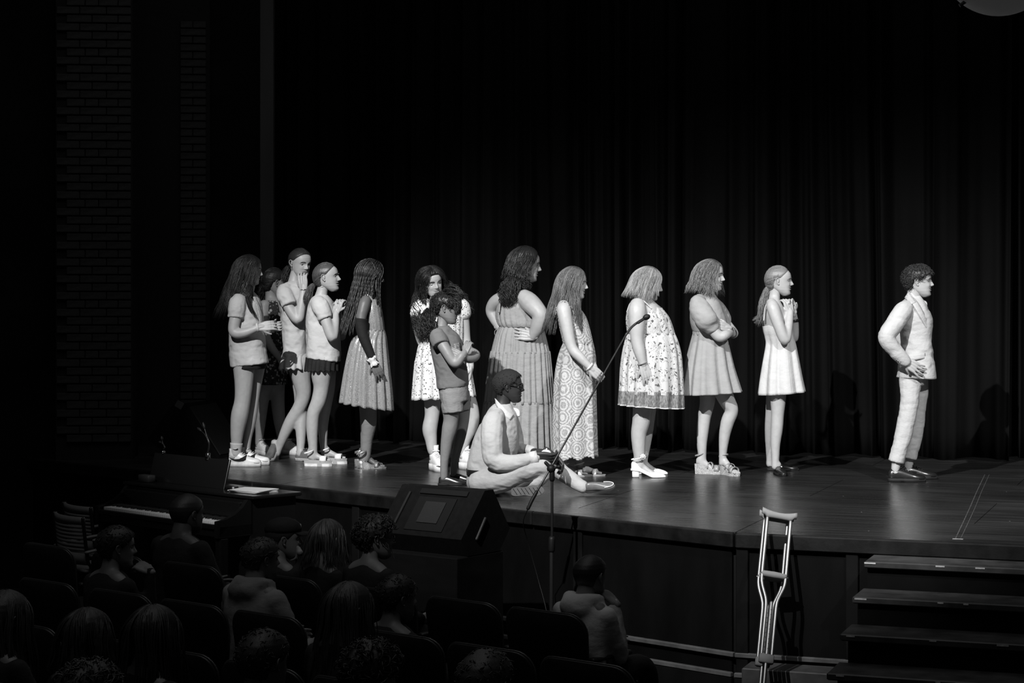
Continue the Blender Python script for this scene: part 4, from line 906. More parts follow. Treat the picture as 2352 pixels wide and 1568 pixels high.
SK = [(788, 1294, 1362, 40), (805, 1287, 1365, 43), (830, 1281, 1367, 46), (870, 1276, 1366, 49), (950, 1273, 1367, 53), (1020, 1274, 1368, 56), (1049, 1276, 1368, 57, 0, -4)]
p.torso([(686, 1296, 1318, 15), (696, 1286, 1322, 32)] + BD[1:] + [(840, 1290, 1356, 44), (900, 1292, 1350, 44)], inset=4)
p.limb([(1310, 664, 0, 14), (1307, 684, 0, 13.5), (1305, 700, 0, 17)])
p.limb([(1294, 702, -.14, 14), (1295, 712, -.165, 17), (1301, 745, -.19, 15), (1313, 797, -.21, 12.5), (1332, 820, -.23, 11.5), (1356, 845, -.24, 7.5)])
p.limb([(1312, 702, .14, 15), (1330, 750, .18, 13), (1345, 800, .1, 12), (1368, 852, -.1, 8)])
p.leg([(1308, 880, -.05, 20), (1302, 980, -.05, 14), (1296, 1040, -.04, 10), (1294, 1078, -.03, 8)], 1287, 1092, 6, .215, .06); p.leg([(1336, 880, .08, 20), (1334, 980, .06, 14), (1330, 1050, .03, 10), (1329, 1078, .03, 8)], 1322, 1090, 14, .215, .06)
hand(p.h, p.p(1357, 846, -.24), (.75, -.62, .1), (-.2, -.1, 1), .15, 1, (45, 70, 45), 2); hand(p.h, p.p(1366, 850, -.12), (.6, -.7, -.2), (-.2, -.2, 1), .14, 1, (45, 70, 45), 2)
p.foot(1287, 1092, 6, .215, .0, .012); p.foot(1322, 1090, 14, .215, .0, .012)
p.body(SK_F, head=hd, ears=False); hd.face(p.bo, EYE_M, BROWL)
g = Geo(); hd.cap(g, LOOSE, .022, .003, 40, 9, c=.9)
hd.strands(g, 720, 56, 180, lambda a: -1.5 if a > 120 else -.95, -.02, (.045, .11), .0068, .12, .018, 9, seed=9, endj=.4, shift=(0, -.10)); tail(g, [(p.p(1318, 668, -.1), .03), (p.p(1322, 700, -.14), .035), (p.p(1328, 735, -.13), .03), (p.p(1336, 768, -.13), .012)], 200, .0016, .006, 20, seed=3)
tail(g, [(p.p(1284, 690, -.05), .03), (p.p(1273, 730, -.05), .03), (p.p(1268, 770, -.05), .02)], 170, .0016, .008, 24, seed=4); p.hair(g, H_LB)
bo = Geo(); loft(bo, p.rings(BD, 18, 100, folds=(22, .5, .8), seed=3), True, False); bo = bo.build('dress_bodice', M_LACE, p.root, solid=.003)
for d in (-.125, .12):
    g = Geo(); q = catmull([p.p(1276, 722, d * 1.15), p.p(1280, 706, d * 1.25), p.p(1293, 694, d * 1.3), p.p(1306, 699, d * 1.3), p.p(1316, 716, d * 1.2), p.p(1322, 740, d * 1.1)], 50)
    R = [[c + np.array((.004 * math.sin(i * 1.3), (-.03 if d < 0 else .03) * (.6 + .4 * math.cos(i * 1.1)), .012 * math.sin(i * 1.7))), c + np.array((0, 0, -.004))] for i, c in enumerate(q)]; R = np.array(R); g.add(R.reshape(-1, 3), [gridfaces(50, 2, False)]); g.build('shoulder_ruffle', M_LACE, bo, solid=.003)
p.skirt('dress_skirt', SK, M_LACE, M=50, N=160, folds=(8, .5, 5.5), seed=5, hemwave=3, rag=1.2)
band(p, 'bracelet', p.p(1354, 842, -.24), (.75, -.62, 0), 9, .012, L_WHITE)
for hx, hy, yw in ((1285, 1093, 6), (1320, 1091, 14)):
    o, H0, a, b = p.platform(hx, hy, yw, .235, L_TAN, .012, .012, name='flat_sandal'); p.strap(H0, a, b, .22, .7, .17, L_WHITE, .03, .01, .16, parent=o); p.ankle(H0, a, b, .22, .085, .03, L_WHITE, o)

# ============================================================ woman in the tiered maxi dress
p = Person('woman with long dark curly hair in a grey tiered maxi dress, hands on her hips', 1195, 16.3)
hd = Head(1206, 607, 79, 16.3, yaw=-4, pitch=6, smile=0)
BD = [(688, 1152, 1232, 34), (700, 1144, 1242, 42), (715, 1140, 1248, 46), (730, 1140, 1254, 48), (743, 1144, 1253, 50), (751, 1150, 1246, 46)]
SK = [(750, 1147, 1247, 44), (770, 1139, 1252, 50), (810, 1130, 1261, 56)]
p.torso([(664, 1176, 1208, 16), (674, 1160, 1222, 30), (688, 1144, 1236, 44), (710, 1142, 1246, 48), (745, 1150, 1246, 46), (800, 1142, 1250, 50), (860, 1146, 1244, 52)], inset=3)
p.limb([(1197, 622, 0, 18), (1193, 645, 0, 17.5), (1190, 668, 0, 20)])
p.limb([(1205, 684, -.14, 20), (1216, 694, -.17, 22.5), (1230, 708, -.22, 21), (1241, 724, -.25, 18), (1236, 748, -.22, 18), (1224, 772, -.19, 11)])
p.limb([(1156, 684, .1, 17), (1138, 694, .14, 16), (1129, 712, .18, 14.5), (1135, 730, .16, 13), (1146, 752, .1, 9)])
p.leg([(1180, 850, 0, 28), (1180, 950, 0, 17), (1178, 1036, .0, 9)], 1172, 1043, 20, .24); p.leg([(1215, 850, .05, 28), (1222, 950, .05, 17), (1238, 1036, .05, 9)], 1232, 1042, 20, .24)
hand(p.h, p.p(1222, 772, -.2), (-.93, .12, .05), (.1, -.1, 1), .18, 1, (12, 20, 15), 6); hand(p.h, p.p(1147, 753, .1), (.8, -.3, -.3), (.2, .2, .9), .17, -1, (15, 20, 15), 5)
p.body(SK_F, head=hd, ears=False); hd.face(p.bo, EYE_M, BROW)
g = Geo(); hd.cap(g, LOOSE, .03, .005, 30, 10, c=.8); hd.strands(g, 480, 74, 180, -.42, -.05, (.04, .12), .0075, .22, .02, 16, helix=.02, hf=24, seed=10, endj=.3)
tail(g, [(p.p(1182, 640, -.1), .06), (p.p(1172, 665, -.13), .085), (p.p(1166, 688, -.15), .075), (p.p(1162, 706, -.16), .03)], 330, .0022, .006, 40, helix=.010, seed=11, endj=.3, K=20); tail(g, [(p.p(1200, 640, -.08), .04), (p.p(1206, 655, -.1), .05), (p.p(1210, 668, -.12), .03)], 140, .0019, .006, 40, helix=.010, seed=12, endj=.3, K=18); p.hair(g, H_DK)
bo = Geo(); loft(bo, p.rings(BD, 20, 120, folds=(26, .6, 2.0), seed=4), False, False); bo = bo.build('dress_bodice', C_MAXI, p.root, solid=.003)
for q in ([(1146, 716, -.13), (1150, 690, -.12), (1162, 672, -.08), (1172, 668, 0)], [(1190, 720, -.155), (1197, 692, -.15), (1208, 672, -.12), (1222, 674, -.09), (1238, 694, -.08)]):
    g = Geo(); tube(g, catmull([p.p(*c) for c in q], 20), .009, 8); g.build('shoulder_strap', C_MAXI, bo)
p.skirt('dress_skirt', SK, C_MAXI, M=20, N=200, folds=(30, .4, 2.0), seed=5)
p.skirt('skirt_tier', [(808, 1130, 1261, 56), (812, 1127, 1263, 58), (870, 1120, 1268, 62), (925, 1115, 1272, 65)], C_MAXI, M=24, N=220, folds=(34, .8, 3.6, 1.25), seed=6)
p.skirt('skirt_tier', [(922, 1115, 1272, 65), (927, 1112, 1274, 66), (980, 1107, 1276, 70), (1033, 1101, 1278, 73)], C_MAXI, M=24, N=220, folds=(32, .9, 4.6, 1.25), seed=7)
g = Geo(); u = np.linspace(0, 6.28, 14); tube(g, [p.p(1140 + 4 * math.cos(t), 764 + 7 * math.sin(t), .05) for t in u], .003, 5); g.build('waist_tie', C_MAXI, bo)
p.shoe(1172, 1043, 20, .24, L_BLACK, RUB_K, 'flat', sole=.01); p.shoe(1232, 1042, 20, .24, L_BLACK, RUB_K, 'flat', sole=.01)

# ============================================================ curly girl in the flower print mini dress, facing the house
M_FLOR = spotted('sprigged_cotton', .58, .07, 58, .37)
p = Person('smiling girl with big dark curls in a white flower-print tiered mini dress', 1020, 15.15)
hd = Head(991, 647, 68, 15.15, yaw=66, pitch=16, roll=-13, smile=.8)
BD = [(694, 968, 1042, 22), (704, 958, 1058, 34), (722, 955, 1066, 40), (750, 960, 1066, 40), (788, 966, 1064, 36)]
p.torso([(684, 985, 1015, 14)] + BD + [(840, 966, 1070, 42), (890, 968, 1070, 42)], inset=5)
p.limb([(996, 664, 0, 14), (1001, 682, 0, 13), (1004, 698, 0, 17)])
p.limb([(972, 706, -.02, 14), (962, 725, -.02, 13.5), (966, 775, .05, 12), (985, 815, .0, 10), (1004, 840, -.05, 7.5)])
p.limb([(1052, 706, 0, 14), (1064, 725, 0, 13), (1070, 780, .02, 11.5), (1078, 815, -.02, 10), (1082, 845, -.05, 7)])
p.leg([(992, 880, -.02, 24), (993, 925, -.03, 19.5), (992, 955, -.04, 17), (987, 985, -.03, 17.5), (990, 1010, -.02, 14), (993, 1035, 0, 11)], 993, 1078.5, 66, .25, .14); p.leg([(1058, 880, .03, 24), (1084, 940, .03, 16), (1084, 975, .04, 15), (1070, 1010, .06, 12), (1062, 1040, .08, 9)], 1060, 1076, 50, .25, .14)
hand(p.h, p.p(1082, 846, -.05), (-.1, -.98, -.1), (-1, 0, .1), .15, 1, (14, 22, 16), 4); hand(p.h, p.p(1004, 840, -.05), (.8, -.5, -.1), (0, 0, 1), .14, 1, (20, 30, 20), 4)
p.body(SK_L, head=hd, closed=True); hd.face(p.bo, EYE_M, BROW, closed=True)
g = Geo(); CL = [(0, .3), (25, .28), (45, .18), (60, .02), (75, -.15), (90, -.25), (180, -.35)]; hd.cap(g, CL, .05, .01, 24, 11, c=.7)
hd.strands(g, 520, 50, 180, lambda a: -.75 - .5 * RNG.random(), -.05, (.06, .18), .0068, .25, .03, 14, helix=.03, hf=22, seed=12, endj=.5, K=20)
tail(g, [(p.p(965, 672, .03), .05), (p.p(962, 710, -.03), .06), (p.p(968, 750, -.06), .06), (p.p(975, 790, -.06), .03)], 220, .0018, .006, 40, helix=.012, seed=13, endj=.3, K=20); tail(g, [(p.p(1015, 650, .06), .04), (p.p(1048, 680, .08), .06), (p.p(1072, 712, .08), .05), (p.p(1082, 735, .08), .02)], 180, .0018, .006, 40, helix=.012, seed=14, endj=.3, K=20); p.hair(g, H_BLK)
bo = Geo(); loft(bo, p.rings(BD, 20, 100, folds=(20, .6, .8), seed=4)); bo = bo.build('dress_bodice', M_FLOR, p.root)
for sl in ([(978, 698, 0, 14), (968, 704, -.02, 20), (961, 718, -.03, 20)], [(1046, 698, 0, 14), (1058, 704, -.01, 20), (1064, 718, -.01, 19)]):
    g = Geo(); p.limb(sl, g, sides=20); p.cloth('puff_sleeve', g, M_FLOR, wr=.003, sc=(12, 12, 20), parent=bo)
p.skirt('dress_skirt', [(785, 965, 1064, 36), (800, 961, 1068, 42), (834, 955, 1076, 50)], M_FLOR, M=16, N=150, folds=(16, .6, 2.4), seed=8); p.skirt('skirt_tier', [(828, 957, 1074, 48), (832, 955, 1077, 51), (870, 952, 1083, 55), (913, 949, 1089, 58, 0, -8)], M_FLOR, M=22, N=150, folds=(16, 2, 4), seed=9, hemwave=1.5)
for hx, hy, yw in ((993, 1078.5, 66), (1060, 1076, 50)):
    o, H0, a, b = p.shoe(hx, hy, yw, .25, L_WHITE, RUB_W, 'sneaker', sole=.045, high=.075); p.laces(o, H0, a, b, .25, .045, L_WHITE, 6, .32, .66, .36, .18)
    g = Geo(); T = np.linspace(-1.7, 1.7, 14); tube(g, [H0 + a * (.62 + .42 * math.cos(t)) * .25 + b * .185 * .25 * math.sin(t) + ZZ * .045 for t in T], .0025, 5); g.build('sole_stripe', L_BLACK, o)

# ============================================================ child in the grey T-shirt
p = Person('child with curly ponytail in a grey T-shirt and shorts, arms crossed', 1035, 13.95)
hd = Head(1024, 707, 72, 13.95, yaw=4, pitch=6, smile=0)
TS = [(748, 1004, 1030, 13), (757, 996, 1040, 28), (772, 988, 1055, 42), (800, 989, 1066, 45), (830, 995, 1070, 43), (860, 1001, 1075, 43), (889, 1004, 1077, 44, 0, -8)]
p.torso(TS[:-1] + [(900, 1010, 1072, 42)], inset=6)
p.limb([(1018, 722, 0, 13.5), (1016, 740, 0, 13), (1014, 758, 0, 16)])
p.limb([(1008, 776, -.14, 14), (1022, 800, -.19, 13.5), (1045, 834, -.22, 11.5), (1060, 818, -.22, 10.5), (1069, 808, -.2, 7)])
p.limb([(1030, 776, .14, 13), (1062, 800, .1, 12), (1092, 814, -.02, 11.5), (1078, 824, -.15, 10.5), (1060, 816, -.22, 6.5)])
p.leg([(1034, 930, -.07, 22), (1036, 960, -.07, 18), (1033, 985, -.07, 18.5), (1026, 1020, -.06, 14.5), (1021, 1060, -.04, 10.5), (1020, 1095, -.03, 9.5)], 1008, 1113.5, 6, .2, .06); p.leg([(1062, 930, .09, 20), (1064, 965, .09, 14), (1058, 1000, .1, 13), (1046, 1050, .1, 10), (1041, 1092, .1, 8)], 1030, 1107, 6, .2, .06)
hand(p.h, p.p(1069, 808, -.2), (.3, .9, .3), (.5, 0, 1), .12, -1, (25, 40, 30), 5); hand(p.h, p.p(1060, 816, -.225), (-.9, .4, .15), (0, -.1, 1), .115, -1, (10, 18, 12), 3)
p.body(SK_M, head=hd); hd.face(p.bo, EYE_M, BROW)
g = Geo(); CK = [(0, .26), (30, .22), (50, .1), (62, -.02), (75, .04), (90, .1), (104, -.02), (120, -.18), (180, -.3)]; hd.cap(g, CK, .045, .01, 20, 13, c=.6); hd.curls(g, 950, CK, .10, .0065, .05, 14, turns=1.3); tail(g, [(p.p(1022, 676, 0), .03), (p.p(1036, 668, -.04), .04), (p.p(1052, 676, -.08), .03), (p.p(1058, 692, -.09), .015)], 160, .002, .005, 40, helix=.010, seed=26, K=18)
tail(g, [(p.p(988, 712, 0), .03), (p.p(982, 735, -.06), .055), (p.p(978, 765, -.08), .06), (p.p(974, 795, -.08), .03)], 270, .002, .006, 40, helix=.010, seed=15, endj=.3, K=20); tail(g, [(p.p(1042, 684, -.09), .02), (p.p(1052, 700, -.1), .025), (p.p(1050, 726, -.1), .015)], 80, .0026, .004, 40, helix=.009, seed=16); p.hair(g, H_BLK)
ts = tee(p, 't_shirt', C_GREY, TS, [[(1004, 764, -.11, 15), (1007, 776, -.15, 20), (1013, 792, -.18, 19)], [(1030, 768, .1, 16), (1044, 786, .15, 19), (1052, 796, .13, 17)]], seed=6)
p.strip('shirt_print', [(1042, 790), (1045, 805), (1050, 822)], [(1056, 786), (1060, 802), (1062, 820)], TS, mat('faded_print', .19, .8, var=((60, 60, 60), .6)), lift=.008, parent=ts)
g = Geo(); loft(g, p.rings([(880, 1006, 1075, 42), (900, 1008, 1076, 44), (920, 1011, 1077, 44)], 8, 36)); p.limb([(1036, 900, -.06, 25), (1039, 925, -.07, 25), (1041, 948, -.075, 24.5)], g, rnd=False); p.limb([(1055, 900, .07, 24), (1060, 925, .08, 22), (1062, 943, .08, 19)], g, rnd=False); p.cloth('shorts', g, C_SHORT, wr=.003)
p.shoe(1008, 1113.5, 6, .2, L_BLACK, RUB_K, 'oxford', sole=.008); p.shoe(1030, 1107, 6, .2, L_BLACK, RUB_K, 'oxford', sole=.008)

# ============================================================ seated man
p = Person('man in glasses and pale dress shirt sitting cross-legged on the stage floor', 1150, 13.35)
hd = Head(1168, 888, 74, 13.35, yaw=6, pitch=-2, smile=.3)
TS = [(926, 1137, 1172, 15), (938, 1124, 1180, 30), (958, 1112, 1188, 50), (985, 1097, 1192, 58), (1015, 1085, 1192, 58), (1045, 1077, 1187, 54), (1068, 1073, 1176, 50), (1084, 1074, 1166, 48)]
p.torso(TS, inset=7); p.limb([(1160, 905, 0, 17), (1156, 922, 0, 17), (1152, 942, 0, 21)])
p.limb([(1133, 970, -.2, 16), (1134, 1062, -.27, 13), (1190, 1064, -.3, 12), (1234, 1049, -.3, 9)]); p.limb([(1165, 970, .18, 16), (1180, 1040, .2, 13), (1222, 1037, .05, 9), (1262, 1040, -.05, 8)])
hand(p.h, p.p(1233, 1048, -.3), (.9, -.15, .1), (-.1, .55, .8), .185, 1, (18, 35, 30), 5); hand(p.h, p.p(1262, 1041, -.06), (.7, -.65, -.2), (-.5, -.5, -.4), .185, 1, (20, 30, 20), 6)
p.limb([(1105, 1105, -.1, 20), (1245, 1085, -.25, 14), (1190, 1118, -.25, 12)]); p.limb([(1150, 1100, .15, 14), (1262, 1066, .12, 10), (1312, 1101, .0, 8), (1344, 1120, -.04, 8), (1360, 1122, -.04, 8)])
p.body(SK_D, head=hd); hd.face(p.bo, EYE_M, BROW)
g = Geo(); CA = [(0, .27), (30, .27), (45, .25), (58, .12), (70, .1), (80, -.02), (90, .1), (104, -.05), (125, -.22), (180, -.28)]; hd.cap(g, CA, .06, .002, 30, 15); hd.curls(g, 900, CA, .03, .009, .055, 17, turns=1.2, K=6); p.hair(g, hairm('close_cropped', .007, .85))
g = Geo(); loft(g, p.rings(TS, N=44, e=.88)); p.limb([(1140, 955, -.14, 20), (1132, 975, -.2, 26), (1130, 1020, -.25, 25), (1136, 1056, -.27, 23), (1165, 1064, -.29, 20), (1200, 1058, -.3, 16), (1229, 1050, -.3, 13)], g); p.limb([(1168, 958, .14, 22), (1180, 1000, .2, 22), (1190, 1030, .18, 18), (1222, 1036, .06, 12.5)], g)
sh = p.cloth('dress_shirt', g, C_SHIRT, wr=.006, seed=8, sc=(12, 12, 18))
p.strip('shirt_collar', [(1136, 914), (1150, 928), (1168, 944), (1181, 953)], [(1137, 927), (1146, 941), (1160, 955), (1172, 964)], [(905, 1142, 1176, 24), (930, 1134, 1182, 34), (966, 1124, 1190, 46)], C_WHITE, lift=.015, thick=.006, parent=sh)
g = Geo(); limb(g, [(p.p(1176, 938, .02), .01), (p.p(1188, 944, .0), .016), (p.p(1191, 954, -.03), .01)]); g.build('shirt_collar', C_WHITE, sh)
band(p, 'cuff', p.p(1226, 1051, -.3), (.95, .2, 0), 13, .05, C_WHITE, sh)
g = Geo(); loft(g, p.rings([(1076, 1072, 1168, 51), (1090, 1073, 1166, 50)], 4, 60), False, False); g.build('belt', L_BLACK, p.root, solid=.004)
g = Geo(); ball(g, p.p(1113, 1105, .02), (.125, .21, .105), 20, 14); p.limb([(1105, 1106, -.1, 30), (1150, 1100, -.2, 31), (1205, 1078, -.26, 27), (1243, 1072, -.27, 22), (1250, 1085, -.26, 18), (1225, 1108, -.24, 18), (1190, 1118, -.22, 16)], g); p.limb([(1120, 1106, .15, 30), (1200, 1085, .2, 26), (1262, 1062, .12, 22), (1282, 1078, .05, 20), (1312, 1100, .0, 17), (1338, 1118, -.04, 15)], g)
p.cloth('chinos', g, C_KHAKI, wr=.006, seed=9, sc=(10, 10, 16))
g = Geo(); limb(g, [(p.p(1330, 1116, -.04), .032), (p.p(1350, 1121, -.04), .03), (p.p(1368, 1122, -.04), .03)]); g.build('sock', C_WHITE, p.root)
def lying_shoe(x0, y0, x1, y1, Y, n, Ls, solev):
    """loafer lying on its side: heel and toe pixels, sole normal n in (right, up, away)"""
    A, B = P(x0, y0, Y), P(x1, y1, Y); a = nrm(B - A); up = nrm(V(n)); up = nrm(up - a * up.dot(a)); b = np.cross(up, a); Lf = np.linalg.norm(B - A); g = Geo(); R = []; S = []
    for t, w_, h in catmull(np.array(((0, .06, .14), (.06, .11, .25), (.2, .125, .27), (.4, .13, .24), (.6, .155, .18), (.8, .145, .13), (.94, .09, .1), (1, .02, .04))), 24):
        c = A + a * Lf * t; th = np.linspace(0, math.pi, 14); R.append([c + b * w_ * Lf * math.cos(q) - up * h * Lf * math.sin(q) ** .8 for q in th] + [c + b * w_ * Lf * k for k in (-.5, 0, .5)])
    loft(g, R); o = g.build('shoe', L_BROWN, p.root); gs = Geo()
    T = catmull(np.array(((0, .07), (.06, .12), (.2, .135), (.4, .125), (.6, .165), (.8, .155), (.94, .1), (1, .03))), 24)
    ol = [A + a * Lf * t + b * q * Lf for t, q in T] + [A + a * Lf * t - b * q * Lf for t, q in T[::-1]]; loft(gs, [[q for q in ol], [q + up * .014 for q in ol]]); gs.build('sole', solev, o, smooth=False)
    return o, A, a, b, up, Lf
M_SOLE = mat('ridged_brown_sole', .05, .6, .4, var=((20, 20, 20), .2))
o, A, a, b, up, Lf = lying_shoe(1174, 1130, 1250, 1126, 13.02, (0, .25, -1), .26, M_SOLE)
for k in range(7):
    g = Geo(); c = A + a * Lf * (.12 + .12 * k) + up * .016; tube(g, [c - b * .09 * Lf + a * .012, c + b * .09 * Lf - a * .012], .0022, 5); g.build('tread_groove', RUB_K, o)
o, A, a, b, up, Lf = lying_shoe(1344, 1124, 1413, 1116, 13.3, (-.1, -.75, .55), .26, M_SOLE)
g = Geo(); T = np.linspace(-1.5, 1.5, 16); tube(g, [A + a * Lf * (.62 + .33 * math.cos(t)) + b * Lf * .14 * math.sin(t) - up * Lf * .12 for t in T], .003, 5); g.build('moccasin_seam', C_PALE, o)
GL = mat('black_spectacle_frame', .01, .25, .6); g = Geo()
for sd in (-1, 1):
    t = np.linspace(0, 2 * math.pi, 22); tube(g, hd.w(np.stack([sd * .15 + .105 * np.cos(t), np.full(22, .43) - .02 * np.cos(t) * sd, .0 + .075 * np.sin(t)], -1)), .0028, 6); tube(g, hd.w(catmull([(sd * .25, .42, .03), (sd * .345, .2, .05), (sd * .35, -.02, .06), (sd * .345, -.07, .0)], 16)), .0028, 6)
tube(g, hd.w([(-.045, .435, .02), (0, .45, .03), (.045, .435, .02)]), .0028, 6); gl = g.build('glasses', GL, p.root)
for sd in (-1, 1):
    g = Geo(); t = np.linspace(0, 2 * math.pi, 18, endpoint=False); q = hd.w(np.stack([sd * .15 + .1 * np.cos(t), np.full(18, .43), .072 * np.sin(t)], -1)); loft(g, [q, q + hd.ax[1] * .0015]); m_ = mat('spectacle_lens', .9, .05, .5); m_.node_tree.nodes['Principled BSDF'].inputs['Transmission Weight'].default_value = 1.0; g.build('lens', m_, gl)
g = Geo(); ball(g, p.p(1254, 1041, -.27), (.034, .028, .026), 20, 12); tube(g, [p.p(1254, 1034, -.27), p.p(1256, 1030, -.27)], .004, 6); t = np.linspace(0, 6.28, 16); tube(g, [p.p(1263 + 6 * math.cos(q), 1049 + 6 * math.sin(q), -.285) for q in t], .0025, 5)
tag(g.build('white_ball', L_WHITE, None), 'small white rounded object with a ring held in the seated man\'s hands', 'ball')
# ============================================================ girl with braids in the sequin dress
def sequin():
    m, N, K, b, tc = node_mat('sequin_tulle', .22, .6)
    vo = N.new('ShaderNodeTexVoronoi'); vo.inputs['Scale'].default_value = 170; K.new(tc.outputs['Object'], vo.inputs[0])
    mp = N.new('ShaderNodeMapping'); mp.inputs['Scale'].default_value = (55, 55, 5); K.new(tc.outputs['Object'], mp.inputs[0]); n = N.new('ShaderNodeTexNoise'); n.inputs['Scale'].default_value = 1; K.new(mp.outputs[0], n.inputs[0])
    c = N.new('ShaderNodeSeparateColor'); K.new(vo.outputs[1], c.inputs[0])
    v = mathn(N, K, 'MULTIPLY', mathn(N, K, 'POWER', c.outputs[0], 3.5), ramp(N, K, n.outputs[0], [(.42, .1), (.6, 1)]))
    K.new(ramp(N, K, v, [(0, .24), (.4, .5), (1, .95)]), b.inputs['Base Color']); K.new(ramp(N, K, v, [(.1, 0), (.5, .8)]), b.inputs['Metallic'])
    bn = N.new('ShaderNodeBump'); bn.inputs['Strength'].default_value = .9; bn.inputs['Distance'].default_value = .006; K.new(c.outputs[0], bn.inputs['Height']); K.new(bn.outputs[0], b.inputs['Normal']); return m
M_SEQ = sequin()
p = Person('girl with long braids in a sequin dress with long black fingerless gloves', 848, 15.25)
hd = Head(850, 634, 69, 15.25, yaw=-4, pitch=6)
BD = [(688, 836, 868, 26), (700, 834, 874, 34), (720, 835, 878, 38), (740, 838, 881, 38), (760, 838, 883, 35)]
SK = [(757, 836, 883, 35), (768, 824, 885, 40), (785, 808, 887, 48), (840, 795, 892, 58), (890, 787, 897, 64), (932, 783, 900, 68, 0, 20)]
p.torso([(676, 842, 864, 14)] + BD + [(810, 832, 880, 40), (860, 834, 878, 42), (900, 838, 872, 36)], inset=3)
p.limb([(846, 648, 0, 13.5), (848, 668, 0, 13), (850, 688, 0, 16)])
p.limb([(840, 690, -.13, 12.5), (836, 702, -.155, 13.5), (829, 735, -.18, 11.5), (834, 772, -.2, 10), (846, 802, -.21, 8.5), (858, 832, -.21, 6.5)]); p.limb([(856, 690, .13, 13), (862, 740, .17, 11), (868, 790, .15, 9), (874, 830, .12, 6.5)])
p.leg([(848, 890, -.04, 24), (847, 940, -.04, 18.5), (847, 975, -.04, 17), (843, 1010, -.035, 13), (840, 1045, -.03, 11), (834, 1058, -.03, 10)], 824, 1073.5, 6, .22, .12); p.leg([(842, 890, .1, 22), (842, 960, .1, 15), (838, 1045, .08, 10), (832, 1056, .08, 9)], 820, 1069.5, 6, .22, .12)
hand(p.h, p.p(859, 835, -.21), (.45, -.88, 0), (-.3, 0, 1), .15, 1, (14, 22, 18), 5)
p.foot(824, 1073, 6, .22, .05, .008); p.foot(820, 1069, 6, .22, .05, .008)
p.body(SK_DB, head=hd, ears=False); hd.face(p.bo, EYE_M, BROW)
for k in (0, 1): p.sock(k, cloth_mat('sheer_tights', .2), .1, 1.03, 'tights')
g = Geo(); hd.cap(g, [(0, .3), (30, .27), (50, .15), (70, -.05), (90, -.22), (180, -.34)], .03, .005, 40, 16, c=.7)
def braids(h, g, n, a0, a1, zend, rad, seed, flare, shift, K=48):
    rr = np.random.RandomState(seed)
    for i in range(n):
        al = math.radians(a0 + (a1 - a0) * (i + .5) / n); sd = 1 if i % 2 else -1; t0 = math.pi / 2 + sd * al; d0 = nrm((np.array((.03 * sd, .3 - .5 * (i + .5) / n, .46)) - EC_) / ER_); d1 = nrm((hsurf(np.array([t0]), np.array([-.05]))[0] - EC_) / ER_)
        om = math.acos(d0.dot(d1)); uu = np.linspace(0, 1, K // 3)[:, None]; dd = (np.sin((1 - uu) * om) * d0 + np.sin(uu * om) * d1) / math.sin(om); q1 = EC_ + dd * (ER_ + .035 + .05 * rr.rand()); pb = q1[-1]
        ze = (zend(math.degrees(al)) if callable(zend) else zend) + .2 * (rr.rand() - .5); zs = np.linspace(pb[2], ze, K - K // 3 + 1)[1:]; dn = pb[2] - zs; dr = nrm(d1[:2])
        q = np.concatenate([q1, np.stack([pb[0] + (dr[0] * flare) * dn + .01 * np.sin(6 * dn + i), pb[1] + dr[1] * flare * dn + shift * dn + .012 * np.cos(5 * dn + i), zs], -1)])
        r = rad * (1 + .3 * np.sin(np.arange(K) * 2.1)) * np.interp(np.linspace(0, 1, K), [0, .1, .9, 1], [.6, 1, .85, .5]); tube(g, h.w(q), r * h.H, 5, c=.7 + .6 * rr.rand())
braids(hd, g, 58, 70, 180, lambda a: -1.95 if a > 110 else -1.4, .021, 3, .12, -.05); braids(hd, g, 10, 38, 62, -1.45, .02, 5, .10, .03); p.hair(g, H_BLK)
bo = Geo(); loft(bo, p.rings(BD, 18, 80, folds=(14, .3, .6), seed=2), True, False); bo = bo.build('dress_bodice', M_SEQ, p.root, solid=.003)
for d in (-.1, .1):
    g = Geo(); tube(g, catmull([p.p(834, 712, d), p.p(835, 690, d), p.p(842, 677, d), p.p(852, 684, d), p.p(862, 704, d)], 20), .008, 6); g.build('shoulder_strap', M_SEQ, bo)
p.skirt('dress_skirt', SK, M_SEQ, M=44, N=170, folds=(15, .6, 5), seed=11, hemwave=1.5)
g = Geo(); p.limb([(830, 731, -.178, 14), (829, 745, -.18, 13.6), (834, 772, -.2, 12), (846, 802, -.21, 10.4), (856, 826, -.21, 8.6)], g, rnd=False); g.build('long_glove', C_BLACK, p.root)
g = Geo(); c = p.p(857, 831, -.212); dv = nrm(np.array((.45, 0, -.88))); a_ = np.array((0, 1.0, 0)); b_ = np.cross(dv, a_); th = np.linspace(0, 2 * math.pi, 60, endpoint=False)
loft(g, [[c + dv * (h + .004 * math.sin(t * 5) * k) + (a_ * math.cos(t) + b_ * math.sin(t)) * (r_ + .0035 * k * math.sin(t * 8)) for t in th] for h, r_, k in ((-.035, .04, 1), (-.012, .03, .3), (0, .025, 0), (.01, .03, .3), (.03, .038, 1))], False, False); g.build('wrist_ruffle', C_PALE, p.root, solid=.002)
for hx, hy in ((820, 1075), (816, 1071)):
    o, H0, a, b = p.platform(hx, hy, 6, .23, SILVER, .058, .012, k=.8, name='heeled_sandal'); p.strap(H0, a, b, .22, .7, .17, SILVER, .03, .01, .16, parent=o); p.ankle(H0, a, b, .22, .12, .032, SILVER, o, .018)
    g = Geo(); box(g, H0 + a * .035 + ZZ * .03, .03, .022, .03, np.stack([a, b, ZZ]), bev=.004); g.build('heel', SILVER, o)

